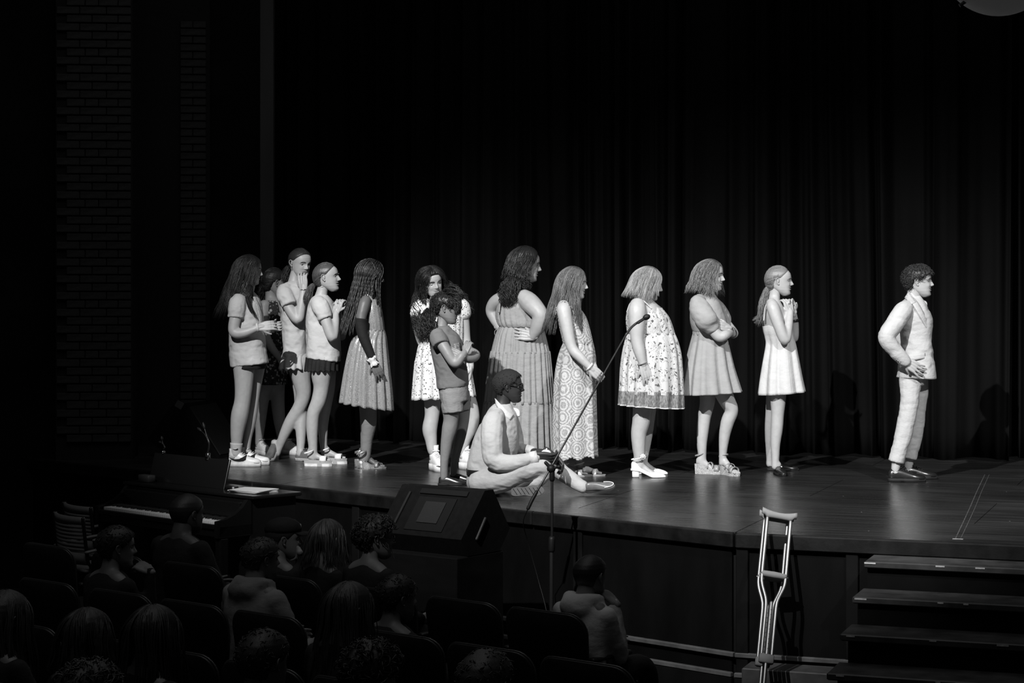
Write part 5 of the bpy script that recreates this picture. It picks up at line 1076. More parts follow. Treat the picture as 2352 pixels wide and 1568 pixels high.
# ============================================================ girl with ponytail, clasped hands, black skort
p = Person('girl with auburn ponytail in a white T-shirt and black skort, hands clasped', 742, 15.5)
hd = Head(750, 637, 67, 15.5, yaw=8, pitch=-6, open_=.6)
TS = [(676, 726, 750, 13), (684, 717, 758, 30), (694, 711, 765, 42), (712, 706, 771, 45), (735, 703, 776, 45), (765, 703, 780, 44), (795, 704, 782, 45), (826, 704, 783, 47, 0, 10)]
p.torso(TS, inset=7); p.limb([(744, 650, 0, 13), (740, 668, 0, 13), (737, 684, 0, 16)])
p.limb([(736, 700, -.14, 14), (748, 735, -.18, 13), (763, 775, -.19, 11.5), (769, 745, -.15, 10.5), (772, 716, -.1, 7)]); p.limb([(748, 700, .14, 13), (775, 745, .15, 12), (784, 772, .08, 11), (782, 742, .0, 10), (777, 716, -.05, 7)])
p.leg([(738, 835, -.06, 27), (738, 865, -.06, 23), (738, 890, -.06, 18.5), (732, 920, -.06, 17.5), (720, 950, -.05, 15.5), (717, 985, -.05, 14), (719, 1030, -.04, 10.5), (718, 1050, -.03, 10.5)], 704, 1068.5, 6, .205, .11); p.leg([(750, 835, .1, 24), (754, 890, .13, 16), (748, 930, .16, 14.5), (742, 975, .2, 12.5), (744, 1030, .2, 8.5), (748, 1046, .2, 8.5)], 740, 1063, 8, .205, .11)
hand(p.h, p.p(772, 716, -.1), (.25, .93, .1), (.5, .1, .8), .155, 1, (35, 55, 40), 3); hand(p.h, p.p(777, 716, -.04), (.2, .93, -.2), (.3, .1, -.9), .155, 1, (40, 65, 45), 3)
p.foot(704, 1068.5, 6, .205, .01, .04); p.foot(740, 1063, 8, .205, .01, .04)
p.body(SK_L, head=hd); hd.face(p.bo, EYE_M, BROWL)
g = Geo(); hd.cap(g, PULLED, .02, .003, 40, 17); hd.pulled(g, 700, PULLED, (0, -.46, -.14), seed=17, rad=.0058); tail(g, [(p.p(722, 652), .012), (p.p(714, 662), .022), (p.p(706, 685, -.02), .03), (p.p(703, 705, -.02), .015)], 230, .0015, .005, 24, seed=18, endj=.3); p.hair(g, H_BR)
ts = tee(p, 't_shirt', C_TEE, TS, [[(728, 692, -.11, 16), (736, 704, -.155, 20), (747, 733, -.18, 17.5)], [(748, 694, .11, 16), (764, 715, .15, 18), (770, 732, .15, 16)]], seed=11)
p.skirt('skort', [(820, 704, 780, 44), (836, 703, 779, 46), (851, 702, 778, 47)], C_BLACK, M=14, N=120, folds=(18, .8, 2.6), seed=12, hemwave=2)
for hx, hy, yw in ((700, 1069.5, 6), (736, 1064, 8)):
    o, H0, a, b = p.platform(hx, hy, yw, .215, C_KHAKI, .048, .042, name='platform_sandal'); p.strap(H0, a, b, .205, .72, .2, L_WHITE, .05, .035, .16, parent=o); p.ankle(H0, a, b, .205, .108, .031, L_WHITE, o, .012)
    ol = catmull(np.array(((0, .06), (.05, .115), (.2, .135), (.4, .13), (.6, .16), (.75, .175), (.9, .145), (1.0, .035))), 24); q_ = [H0 + a * .216 * t + b * w_ * .217 for t, w_ in ol] + [H0 + a * .216 * t - b * w_ * .217 for t, w_ in ol[::-1]]; g = Geo(); loft(g, [q_, [c_ + ZZ * .02 for c_ in q_]]); g.build('outsole', RUB_W, o, smooth=False)

# ============================================================ tall girl with a hand at her mouth
p = Person('tall girl with hand raised to her mouth, ruffled light skirt and brown lace-up shoes', 680, 15.95)
hd = Head(689, 604, 66, 15.95, yaw=48, pitch=10)
TS = [(645, 664, 688, 13), (652, 652, 696, 28), (662, 642, 703, 40), (680, 637, 708, 43), (710, 641, 708, 42), (750, 647, 706, 40), (790, 650, 705, 41), (819, 649, 707, 43)]
p.torso(TS, inset=7); p.limb([(682, 618, 0, 13), (677, 636, 0, 12.5), (675, 652, 0, 16)])
p.limb([(652, 672, -.12, 13), (660, 700, -.16, 12.5), (684, 734, -.18, 11.5), (692, 703, -.17, 10.5), (697, 664, -.15, 7)]); p.limb([(692, 670, .12, 13), (708, 715, .15, 12), (715, 770, .12, 10), (712, 812, .08, 7)])
p.leg([(688, 830, -.05, 26), (692, 868, -.07, 22), (697, 905, -.1, 17.5), (688, 935, -.07, 16), (668, 968, -.02, 15), (652, 1000, .02, 12), (641, 1028, .04, 9), (634, 1042, .03, 9)], 634, 1055, 104, .24, .14); p.leg([(682, 830, .1, 24), (690, 900, .12, 16), (691, 960, .12, 15), (691, 1020, .1, 10), (688, 1045, .1, 9)], 682, 1057.5, 30, .24, .08)
hand(p.h, p.p(697, 662, -.15), (-.1, .96, .12), (.3, .1, 1), .165, -1, (14, 40, 35), 5)
p.body(SK_L, head=hd); hd.face(p.bo, EYE_M, BROW, gaze=(.0, -.35))
g = Geo(); hd.cap(g, PULLED, .025, .003, 40, 19); hd.pulled(g, 650, PULLED, (0, -.46, -.12), seed=19, rad=.0058); tail(g, [(p.p(664, 612, .05), .02), (p.p(656, 630, .06), .03), (p.p(652, 650, .04), .02)], 110, .0024, .005, 24, seed=20); p.hair(g, H_DK)
g = Geo(); c = hd.w((-.35, .0, -.15)); ball(g, c, .004, 8, 6); ball(g, c - np.array((0, 0, .012)), .005, 8, 6); g.build('earring', METAL, p.root)
tee(p, 't_shirt', C_TEE, TS, [[(656, 660, -.09, 15), (654, 676, -.14, 19), (664, 701, -.17, 18)], [(690, 662, .09, 15), (700, 684, .14, 18), (706, 702, .15, 16)]], seed=13)
p.skirt('ruffled_skirt', [(812, 650, 706, 42), (826, 647, 707, 45), (846, 643, 709, 48)], C_SKIRT, M=14, N=120, folds=(12, .8, 3.4), seed=14, hemwave=2)
g = Geo(); t = np.linspace(0, 2 * math.pi, 26); d_ = nrm(np.array((-.1, 0, .99))); q0 = p.p(697, 665, -.152); tube(g, [q0 + .026 * (np.array((1, 0, .1)) * math.cos(k) + np.array((0, 1, 0)) * math.sin(k)) for k in t], .004 + .0015 * np.sin(t * 8), 6); g.build('bracelet', METAL, p.root)
for hx, hy, yw, rs in ((634, 1055, 104, .06), (682, 1057.5, 30, 0)):
    o, H0, a, b = p.shoe(hx, hy, yw, .24, L_BROWN, CORK, 'oxford', sole=.018, rise=rs); p.laces(o, H0, a, b, .24, .018, L_BROWN, 4, .36, .56, .28, .21)

# ============================================================ girl in the dark flower print dress, in the shadow behind
M_DKF = spotted('dark_flower_print', .02, .34, 34, .42, warp=.6)
p = Person('dark-haired girl in a dark flower-print dress standing behind the others', 622, 16.5)
hd = Head(629, 648, 63, 16.5, yaw=-28, pitch=4, roll=8)
BD = [(690, 606, 648, 26), (700, 602, 654, 36), (725, 606, 656, 38), (765, 609, 654, 36), (800, 609, 652, 36)]
p.torso([(682, 612, 638, 14)] + BD + [(840, 606, 652, 38), (875, 606, 652, 36)], inset=4); p.limb([(622, 662, 0, 13), (622, 678, 0, 13), (624, 694, 0, 16)])
p.limb([(608, 700, -.1, 13), (604, 745, -.13, 11.5), (616, 785, -.15, 10.5), (645, 826, -.16, 7)]); p.limb([(646, 700, .1, 13), (658, 745, .13, 11.5), (660, 800, .1, 8)])
p.leg([(612, 870, -.04, 22), (605, 905, -.04, 16), (599, 950, -.03, 14.5), (597, 990, -.02, 11), (594, 1020, 0, 8)], 592, 1042, 55, .235, .11); p.leg([(634, 870, .03, 22), (637, 908, -.02, 17), (640, 950, .0, 15), (644, 990, .02, 11), (650, 1022, .03, 8)], 650, 1042, 40, .235, .11)
hand(p.h, p.p(646, 827, -.16), (.7, -.7, 0), (-.2, -.2, 1), .15, 1, (25, 35, 25), 4)
p.body(SK_L, head=hd); hd.face(p.bo, EYE_M, BROW)
g = Geo(); hd.cap(g, PULLED, .03, .004, 40, 21); hd.pulled(g, 420, PULLED, (0, -.46, -.1), seed=21, wav=.01); tail(g, [(p.p(604, 655, .03), .03), (p.p(598, 680, .03), .045), (p.p(598, 705, .0), .02)], 130, .0024, .008, 30, seed=22); p.hair(g, H_DK)
bo = Geo(); loft(bo, p.rings(BD, 18, 80, folds=(12, .3, .6), seed=2)); bo.build('dress_bodice', M_DKF, p.root); p.skirt('dress_skirt', [(796, 609, 652, 36), (830, 603, 653, 42), (882, 597, 657, 48)], M_DKF, M=24, N=110, folds=(9, .4, 2.6), seed=15)
for hx, hy, yw in ((592, 1042, 55), (650, 1042, 40)):
    o, H0, a, b = p.shoe(hx, hy, yw, .235, L_WHITE, RUB_W, 'sneaker', sole=.03, high=.03); p.laces(o, H0, a, b, .235, .03, L_WHITE, 5)

# ============================================================ girl with long dark hair in a T-shirt
p = Person('girl with very long dark hair in an oversized white T-shirt, socks and high white trainers', 565, 15.5)
hd = Head(572, 620, 66, 15.5, yaw=2, pitch=6)
TS = [(668, 556, 580, 13), (676, 546, 588, 28), (686, 538, 595, 40), (702, 532, 601, 44), (730, 528, 605, 45), (770, 527, 608, 44), (810, 527, 612, 46), (838, 530, 617, 48, 0, -10)]
p.torso(TS, inset=7); p.limb([(566, 634, 0, 13), (563, 654, 0, 12.5), (562, 672, 0, 16)])
p.limb([(548, 694, -.13, 14), (541, 728, -.17, 14), (537, 762, -.19, 12), (560, 764, -.2, 11), (594, 752, -.2, 7.5)]); p.limb([(572, 694, .13, 13), (585, 735, .15, 11), (605, 765, .08, 10), (630, 750, -.06, 7)])
p.leg([(560, 835, -.06, 26), (560, 880, -.06, 21.5), (557, 920, -.06, 19), (550, 955, -.05, 20), (545, 990, -.04, 16), (543, 1020, -.03, 12.5), (541, 1045, -.02, 10)], 527, 1070.5, 6, .25, .11); p.leg([(588, 835, .08, 23), (584, 900, .1, 14), (575, 960, .14, 15), (568, 1005, .14, 11), (565, 1040, .14, 9)], 548, 1066.5, 8, .25, .11)
hand(p.h, p.p(598, 751, -.2), (.96, .18, .1), (.1, -.3, .9), .16, 1, (18, 35, 25), 4); hand(p.h, p.p(628, 751, -.07), (.7, .1, -.5), (-.5, -.1, -.7), .15, 1, (30, 45, 30), 4)
p.body(SK_L, head=hd, ears=False); hd.face(p.bo, EYE_M, BROW, gaze=(0, -.15))
g = Geo(); hd.cap(g, [(0, .3), (25, .27), (45, .16), (58, -.02), (70, -.15), (90, -.25), (180, -.36)], .04, .004, 40, 23, c=.8)
hd.strands(g, 700, 52, 180, lambda a: -1.6 if a > 100 else -1.05, -.02, (.04, .14), .0072, .16, .022, 8, seed=24, endj=.4, shift=(0, -.12)); tail(g, [(p.p(574, 655, -.12), .02), (p.p(570, 680, -.16), .02), (p.p(574, 705, -.17), .015), (p.p(590, 728, -.17), .008)], 40, .0022, .006, 20, seed=25); p.hair(g, H_BLK)
tee(p, 't_shirt', C_TEE, TS, [[(550, 686, -.1, 16), (545, 700, -.15, 20), (541, 730, -.17, 18)], [(574, 688, .1, 16), (582, 706, .15, 18), (587, 728, .15, 16)]], seed=15)
p.strip('bag_strap', [(581, 682), (589, 705), (594, 725), (596, 746)], [(587, 681), (597, 704), (603, 724), (604, 744)], TS, spotted('woven_strap', .4, .05, 90, .3), lift=.012, n=20)
band(p, 'wristwatch', p.p(592, 752, -.2), (.95, .2, 0), 9, .016, C_WHITE)
p.skirt('shorts', [(815, 534, 610, 42), (838, 534, 610, 43), (846, 535, 608, 43)], C_BLACK, M=8, N=80, folds=(8, .3, 1), seed=3)
for k, (hx, hy, yw, sk) in enumerate(((527, 1070.5, 6, (542, 1030, -.02)), (548, 1066.5, 8, (564, 1026, .09)))):
    so = p.sock(k, C_WHITE, (.7, .74)[k], 1.14); q = np.array([list(c_) + [r_] for c_, r_ in p.legs[k]]); q = catmull(q, 61)[(46, 48)[k]]; s0 = q[:3] - np.array((.02, 0, .004)); rr = q[3] * 1.16 + .003
    swoosh(p, 'swoosh_mark', s0, np.array((1.0, 0, 0)), np.array((0, 1.0, 0)), .04, 0, 1, 0.0, .014, lambda t, z, rr=rr: -math.sqrt(max(rr * rr - (.04 * t - .02) ** 2, 1e-5)), C_BLACK, so)
    o, H0, a, b = p.shoe(hx, hy, yw, .25, L_WHITE, RUB_W, 'sneaker', sole=.028, high=.04); p.laces(o, H0, a, b, .25, .028, C_PALE, 5)
    swoosh(p, 'swoosh_mark', H0, a, b, .25, .02, .56, .04, .052, lambda t, z, f_=shoe_off(.028, .25): f_(t, z), C_BLACK, o)
# ------------------------------------------------------------ props
K_MET = mat('black_metal', .012, .35, .5); K_PL = mat('black_plastic', .006, .55, .25); K_CAB = mat('speaker_cabinet', .005, .8, .12, var=((30, 30, 30), .3), bump=((220, 220, 220), .4, .002)); K_GRL = mat('speaker_grille', .009, .55, .5, bump=((400, 400, 400), .6, .002))
PLY = mat('painted_plywood', .006, .8, .1, var=((4, 4, 12), .4)); K_PIANO = mat('black_piano_lacquer', .008, .2, .6); IVORY = mat('ivory_key', .85, .3, .5); PAPER = mat('paper', .62, .8, .2); ALU = mat('brushed_aluminium', .32, .48, .5, 1.0, bump=((300, 300, 20), .1, .002)); GREYRUB = mat('grey_foam_rubber', .2, .7, .3); C_PLAS = mat('grey_chair_plastic', .2, .5, .4)

# microphone stand with boom
def tubeP(g, pts, r, sides=10, n=None, **k):
    q = np.array([P(*c) for c in pts]); q = catmull(q, n) if n else q; return tube(g, q, r, sides, **k)
MY = 11.75; mb = P(1268, HY, MY)
ms = empty('microphone_stand', (mb[0], MY, 0), 'black boom microphone stand reaching over the stage edge', 'microphone stand')
g = Geo(); tubeP(g, [(1268, 1095, MY), (1268, 1245, MY)], .0085); g.build('upper_pole', K_MET, ms)
g = Geo(); tube(g, [P(1267, 1240, MY), (P(1266, 1400, MY)[0], MY, .05)], .0125); g.build('lower_pole', K_MET, ms)
g = Geo(); tubeP(g, [(1267.5, 1238, MY), (1267, 1262, MY)], .02, 14); g.build('clutch', K_PL, ms)
g = Geo(); tubeP(g, [(1268, 1076, MY), (1268, 1100, MY)], .016, 14); g.build('clutch', K_PL, ms)
for k in range(3):
    a = k * 2.09 + .5; g = Geo(); c = P(1266, HY, MY); tube(g, [(c[0], MY, .10), (c[0] + .3 * math.cos(a), MY + .3 * math.sin(a), .012)], .009); g.build('leg', K_MET, ms)
BA, BB = (1222, 1148, MY - .05), (1438, 768, 12.15)
g = Geo(); tubeP(g, [BA, (1266, 1072, MY), BB], .006); g.build('boom', K_MET, ms)
g = Geo(); tubeP(g, [(1213, 1167, MY - .06), (1222, 1148, MY - .05), (1232, 1130, MY - .04)], .011); g.build('counterweight', K_PL, ms)
g = Geo(); c = P(1266, 1076, MY); ball(g, c, .026, 14, 10); tube(g, [c, c + np.array((.04, -.02, .012))], .008); tube(g, [c, c + np.array((-.032, 0, .035))], .011); ball(g, c + np.array((.045, -.02, .013)), (.016, .016, .012), 10, 8); g.build('boom_joint', K_PL, ms)
g = Geo(); tubeP(g, [BB, (1450, 752, 12.18), (1462, 742, 12.2), (1478, 732, 12.22)], .0075, n=16); g.build('gooseneck', K_MET, ms)
mic = Geo(); tubeP(mic, [(1466, 741, 12.18), (1480, 731.5, 12.2)], .008); ball(mic, P(1485, 728, 12.2), np.array(((.022, 0, .010), (0, .017, 0), (-.008, 0, .016))), 14, 10)
tag(mic.build('microphone', K_PL, None), 'small black microphone with foam tip on the end of the boom', 'microphone')
g = Geo(); tubeP(g, [(1213, 1167, MY - .06), (1202, 1200, MY), (1214, 1250, MY + .1), (1236, 1330, MY + .1), (1258, 1420, MY), (1270, 1560, MY), (1290, 1640, MY)], .003, 6, n=40); g.build('cable', K_PL, ms)

# crutches leaning on the stage edge
def crutch(top, mid, grip, fork, join, foot, label):
    """pixel rows along the crutch; all lie on one leaning line"""
    B = np.array(foot); T = P(*top); ax = nrm(T - B); Lc = np.linalg.norm(T - B); rt = nrm(np.cross(ax, (0, -1, 0))); rt = rt if rt[0] > 0 else -rt; fw = np.cross(rt, ax)
    r = empty('crutch', B, label, 'crutch', 'aluminium crutches leaning on the stage'); q = lambda h, x, y=0.0: B + ax * h + rt * x + fw * y
    for sd in (-1, 1):
        g = Geo(); tube(g, catmull([q(Lc - .02, sd * .066), q(Lc - .2, sd * .066), q(Lc - .36, sd * .066), q(Lc - .42, sd * .06), q(Lc - .49, sd * .036), q(Lc - .53, sd * .029), q(Lc - .6, sd * .028), q(Lc - .83, sd * .028)], 40), .0098, 12); g.build('side_tube', ALU, r)
    g = Geo(); tube(g, [q(Lc - .52, 0), q(.03, 0)], .0105, 12); post = g.build('centre_post', ALU, r)
    for k in range(9): g = Geo(); c = q(Lc - .56 - .028 * k, 0, 0) + np.array((0, -.0095, 0)); ball(g, c, (.0036, .003, .0036), 8, 6); g.build('adjustment_hole', K_MET, post)
    g = Geo(); R = []
    for k in np.linspace(-1, 1, 15):
        w_ = .019 * (1 - .25 * abs(k) ** 6); h = .015 + .008 * k * k; c = q(Lc + .006 + .012 * k * k, k * .098); R.append([c + fw * w_ * math.cos(t) + ax * h * (math.sin(t) if math.sin(t) > 0 else math.sin(t) * (1.5 if abs(k) < .75 else .7)) for t in np.linspace(0, 2 * math.pi, 16, endpoint=False)])
    loft(g, R); g.build('underarm_pad', GREYRUB, r)
    g = Geo(); tube(g, [q(Lc - .355, -.058), q(Lc - .355, 0), q(Lc - .355, .058)], [.017, .0195, .017], 14); g.build('hand_grip', GREYRUB, r)
    g = Geo(); box(g, q(Lc - .845, 0), .04, .017, .026, np.stack([rt, fw, ax]), bev=.006); g.build('clamp', GREYRUB, r)
    for sd in (-1, 1):
        for h in (.36, .6): g = Geo(); ball(g, q(Lc - h, sd * (.076 if h < .5 else .032)), .005, 8, 6); g.build('bolt', METAL, r)
    g = Geo(); tube(g, [q(.0, 0), q(.05, 0)], [.021, .015], 12); g.build('rubber_tip', RUB_K, r)
fb = P(1742, HY, 10.5); crutch((1790, 1186, 11.17), 0, 0, 0, 0, (fb[0], 10.5, .018), 'aluminium crutch with grey underarm pad in front of its pair')
fb = P(1733, HY, 10.62); crutch((1783, 1192, 11.22), 0, 0, 0, 0, (fb[0], 10.6, .018), 'aluminium crutch half hidden behind its pair')

# monitor wedge on a plywood box
WA = nrm(np.array((.80, -.60, 0))); WB = np.array((.60, .80, 0))           # along its width, away from the house
c0 = P(905, 1262, 11.55); c0[2] = 0; BZ = .905
g = Geo(); box(g, c0 + WA * .18 + WB * .2 + ZZ * BZ / 2, .3, .22, BZ / 2, np.stack([WA, WB, ZZ]), bev=.006); o = g.build('plywood_box', PLY, None, smooth=False); tag(o, 'tall dark plywood box carrying the floor monitor in front of the stage', 'box')
wr = empty('monitor_speaker', c0 + ZZ * BZ, 'black wedge floor monitor speaker on the plywood box', 'speaker'); q0 = c0 - WA * .14 + WB * .02 + ZZ * (BZ + .002)
prof = [(.0, .035), (.02, .0), (.30, .0), (.44, .13), (.37, .335), (.30, .36), (.10, .30)]
prof = [(.06, 0), (.36, 0), (.46, .12), (.30, .36), (.22, .36), (.0, .10)]
g = Geo(); prism(g, [q0 + WB * t + ZZ * z for t, z in prof], WA * 0, WA * .62); cab = g.build('cabinet', K_CAB, wr, smooth=False)
fn = nrm(np.cross(WA, (WB * .22 + ZZ * .26))); fn = fn if fn[2] > 0 else -fn
def onface(s_, v_, l_=.004): return q0 + WA * s_ + (WB * .22 * v_ + ZZ * (.10 + .26 * v_)) + fn * l_
def facebox(nm, s0, s1, v0, v1, m, l_=.006, t=.008):
    g = Geo(); R = [[onface(s0, v0, k), onface(s1, v0, k), onface(s1, v1, k), onface(s0, v1, k)] for k in (-.002, l_)]; loft(g, R); return g.build(nm, m, wr, smooth=False)
facebox('back_plate', .18, .46, .1, .78, K_PL); facebox('handle_recess', .17, .52, .84, .94, K_MET, .010); facebox('connector_panel', .25, .40, .25, .68, K_GRL, .012); facebox('side_rib', .09, .105, .1, .85, K_GRL, .012)
g = Geo(); a_ = q0 + WA * .622 + WB * .14 + ZZ * .09; tube(g, [a_, a_ + WB * .08 + ZZ * .11], .010, 8); g.build('side_handle', K_GRL, wr)

# second wedge at the far side of the stage
c1 = G(500, 1052); w2 = empty('monitor_speaker', c1, 'dim black wedge monitor standing on the stage beside the brick pillar', 'speaker'); A1 = np.array((-.97, .243, 0)); B1 = np.array((.243, .97, 0))
pf = [(-.02, 0), (.42, 0), (.62, .14), (.40, .42), (.28, .44)]; g = Geo(); prism(g, [c1 + A1 * t + ZZ * (z + .002) for t, z in pf], B1 * 0, B1 * .6); g.build('cabinet', K_CAB, w2, smooth=False)
g = Geo(); n_ = nrm(np.cross(B1, A1 * .30 + ZZ * .44)); n_ = n_ if n_[0] > 0 else -n_; R = [[c1 + A1 * (-.02 + .3 * v) + ZZ * (.44 * v) + B1 * s_ + n_ * k for s_, v in ((.03, .05), (.57, .05), (.57, .93), (.03, .93))] for k in (0, .01)]; loft(g, R); g.build('grille', K_GRL, w2, smooth=False)
g = Geo(); box(g, P(412, 929, c1[1] - .03), .03, .003, .028, srot(-30), bev=0); g.build('corner_badge', mat('dull_badge', .05, .4), w2, smooth=False)

# piano with keys
K0 = P(241, 1163, 13.51); K1 = P(497, 1197, 12.65); KD = nrm(K1 - K0); KD[2] = 0; KD = nrm(KD); KT = np.array((-KD[1], KD[0], 0)); KT = KT if KT[1] > 0 else -KT; KA = np.stack([KD, KT, ZZ]); KZ = .95
pn = empty('piano', (K0[0], K0[1], 0), 'black upright piano with open keyboard beside the stage', 'piano'); kp = lambda s_, t, z: np.array((K0[0], K0[1], 0)) + KD * s_ + KT * t + ZZ * z
def pbox(nm, s0, s1, t0, t1, z0, z1, m=K_PIANO, bev=.006, par=None):
    g = Geo(); box(g, kp((s0 + s1) / 2, (t0 + t1) / 2, (z0 + z1) / 2), (s1 - s0) / 2, (t1 - t0) / 2, (z1 - z0) / 2, KA, bev=bev); return g.build(nm, m, par or pn, smooth=False)
pbox('lower_panel', -.06, 1.30, .22, .60, .1, 1.075); pbox('key_bed', -.06, 1.30, -.03, .24, .85, .925); pbox('toe_board', -.06, 1.30, .2, .6, 0, .12); pbox('top_lid', -.10, 1.34, .21, .62, 1.077, 1.10); pbox('fallboard', -.02, 1.26, .16, .20, .955, 1.06)
kb = pbox('key_slip', -.02, 1.26, -.045, -.012, .90, .935)
me_w = None
for k in range(52):
    s_ = .0235 * k
    if me_w is None: g = Geo(); box(g, (0, 0, 0), .0111, .07, .012, KA, bev=.0015); me_w = g.mesh('white_key', smooth=False); me_w.materials.append(IVORY); g = Geo(); box(g, (0, 0, 0), .0055, .045, .007, KA, bev=.002); me_b = g.mesh('black_key', smooth=False); me_b.materials.append(K_MET)
    o = bpy.data.objects.new('white_key', me_w); COL.objects.link(o); o.parent = pn; o.location = Vector(kp(s_ + .0118, .06, KZ - .012)) - pn.location
    if k % 7 not in (1, 4) and k < 51: o = bpy.data.objects.new('black_key', me_b); COL.objects.link(o); o.parent = pn; o.location = Vector(kp(s_ + .0235, .09, KZ + .0065)) - pn.location
for s_ in (-.055, 1.265):
    g = Geo(); pr = [(-.04, .85), (-.04, .955), (.03, .965), (.10, .99), (.16, 1.03), (.20, 1.075), (.24, 1.078), (.24, .85)]; prism(g, [kp(s_, t, z) for t, z in pr], KD * 0, KD * .035); g.build('cheek', K_PIANO, pn, smooth=False)
for s_ in (-.03, 1.27): pbox('leg', s_ - .03, s_ + .03, -.02, .05, 0, .85, bev=.01)
g = Geo(); R = [[kp(s_, .36 + k + v * .05, 1.101 + v * .19) for s_, v in ((.0, 0), (.84, 0), (.84, 1), (.0, 1))] for k in (0, .014)]; loft(g, R); md_ = g.build('music_desk', K_PIANO, pn, smooth=False); tag(md_, 'black music desk')
g = Geo(); tube(g, [kp(.842, .36, 1.103), kp(.842, .41, 1.291)], .0035, 6); g.build('desk_edge', mat('worn_metal_edge', .25, .3, .5, .8), md_)
for k in range(7):
    g = Geo(); box(g, kp(1.10 + .008 * math.sin(k * 2.2), .40 + .006 * math.cos(k * 3), 1.1022 + .0024 * k), .13 - .004 * (k % 3), .10, .001, np.stack([nrm(KD * math.cos(.06 * k) + KT * math.sin(.06 * k)), nrm(KT * math.cos(.06 * k) - KD * math.sin(.06 * k)), ZZ])); tag(g.build('sheet_music', PAPER, None, smooth=False), 'white sheet of paper on the piano lid, %s from the top of the stack' % 'seventh sixth fifth fourth third second first'.split()[k], 'paper', 'sheets of paper on the piano lid')
g = Geo(); box(g, kp(.90, .38, 1.113), .05, .02, .012, KA, bev=.003); ph = g.build('phone', K_PL, None); tag(ph, 'small dark gadget with a pale end lying by the paper on the piano', 'gadget')
g = Geo(); box(g, kp(.943, .372, 1.113), .006, .018, .011, KA); g.build('pale_end', mat('pale_plastic_end', .3, .5), ph, off=(0, 0, 0)).parent = ph
def clip_light(s_, t, z, label, sc=1.0):
    r = empty('clip_light', kp(s_, t, z), label, 'lamp')
    g = Geo(); box(g, kp(s_, t, z + .01), .018 * sc, .012, .025 * sc, KA, bev=.004); g.build('clamp', mat('chrome_clip', .55, .2, .5, 1.0), r)
    for sd, hx in ((-1, -.075), (1, -.035)):
        g = Geo(); q = catmull([kp(s_ + .004 * sd, t, z + .03), kp(s_ + .016 + .004 * sd, t, z + .10 * sc), kp(s_ + hx * .4 * sc, t, z + .155 * sc), kp(s_ + hx * sc, t, z + .19 * sc + .01 * sd)], 20); tube(g, q, .0028, 6); nk = g.build('gooseneck', K_MET, r)
        g = Geo(); tube(g, [q[-1], q[-1] + (q[-1] - q[-4]) * .8, q[-1] + (q[-1] - q[-4]) * 1.6], [.007, .011, .006], 8); g.build('lamp_head', K_PL, r)
clip_light(.60, .41, 1.29, 'two-armed gooseneck clip light on the music desk'); clip_light(.10, .41, 1.29, 'dim small gooseneck clip light at the far end of the music desk', .45)
g = Geo(); box(g, kp(.06, .30, 1.125), .06, .03, .024, KA, bev=.003); tag(g.build('small_box', mat('dark_box', .04, .5), None), 'small dark box on the piano in front of the music desk', 'box')

# two slatted armchairs
def armchair(px, py, Y, label):
    b0 = P(px, py, Y); f = nrm(np.array((.8, .6, 0))); rt = np.array((f[1], -f[0], 0)); zt = b0[2]; r = empty('armchair', (b0[0], Y, 0), label, 'chair'); q = lambda a_, l_, z: np.array((b0[0], Y, 0)) + f * a_ + rt * l_ + ZZ * z
    cv = lambda u: -.055 * (1 - u * u) * -1
    def slat(nm, z0, z1, th=.010):
        g = Geo(); R = []
        for u in np.linspace(-1, 1, 13): c = lambda z: q(-.06 * (1 - u * u) + .10 * (.85 - z) + .03, u * .235, z); R.append([c(z0), c(z1), c(z1) + f * th, c(z0) + f * th])
        loft(g, R); return g.build(nm, C_PLAS, r)
    slat('back_top', zt - .055, zt, .022)
    for k in range(7): slat('slat', zt - .082 - .027 * k, zt - .061 - .027 * k)
    slat('back_base', zt - .34, zt - .255)
    for sd in (-1, 1):
        g = Geo(); tube(g, catmull([q(.035, sd * .245, zt - .01), q(.07, sd * .248, zt - .3), q(.09, sd * .25, .42), q(-.02, sd * .26, .01)], 20), .013, 8); g.build('back_leg', K_MET, r)
        g = Geo(); tube(g, catmull([q(.47, sd * .26, zt - .26), q(.46, sd * .26, .42), q(.50, sd * .265, .01)], 14), .013, 8); g.build('front_leg', K_MET, r)
        g = Geo(); tube(g, catmull([q(.06, sd * .262, zt - .245), q(.2, sd * .268, zt - .225), q(.4, sd * .27, zt - .205), q(.47, sd * .265, zt - .225), q(.49, sd * .262, zt - .27)], 22), .021, 10, flat=.55); g.build('armrest', C_PLAS, r)
    g = Geo(); box(g, q(.27, 0, .43), .21, .225, .012, np.stack([f, rt, ZZ]), bev=.006); g.build('seat', C_PLAS, r)
armchair(146, 1182, 14.2, 'grey slatted plastic armchair, nearer of the two beside the piano'); armchair(166, 1159, 15.0, 'grey slatted plastic armchair behind its twin at the end of the piano')

# pendant bowl light of the house
Yp = 9.0; c = P(2297, -102, Yp); R_ = 138 * Yp / FPX
lp = empty('pendant_light', c, 'round pale glass pendant light hanging over the house, unlit', 'lamp'); g = Geo(); th = np.linspace(.02, math.pi * .62, 22); ph_ = np.linspace(0, 2 * math.pi, 40, endpoint=False)
loft(g, [[c + R_ * np.array((math.sin(t) * math.cos(q), math.sin(t) * math.sin(q), -math.cos(t))) for q in ph_] for t in th], True, True); g.build('glass_bowl', mat('frosted_glass_glow', .55, .6, .4, emit=.018), lp)  # faint emission stands in for stage light falling on the bowl
g = Geo(); tube(g, [c + ZZ * R_ * .3, (c[0], c[1], 11.24)], .012, 8); g.build('hanging_rod', K_MET, lp); g = Geo(); box(g, P(2211, 8, Yp - .02), .016, .01, .008, srot(35)); g.build('rim_clip', mat('dull_clip', .1, .5), lp)

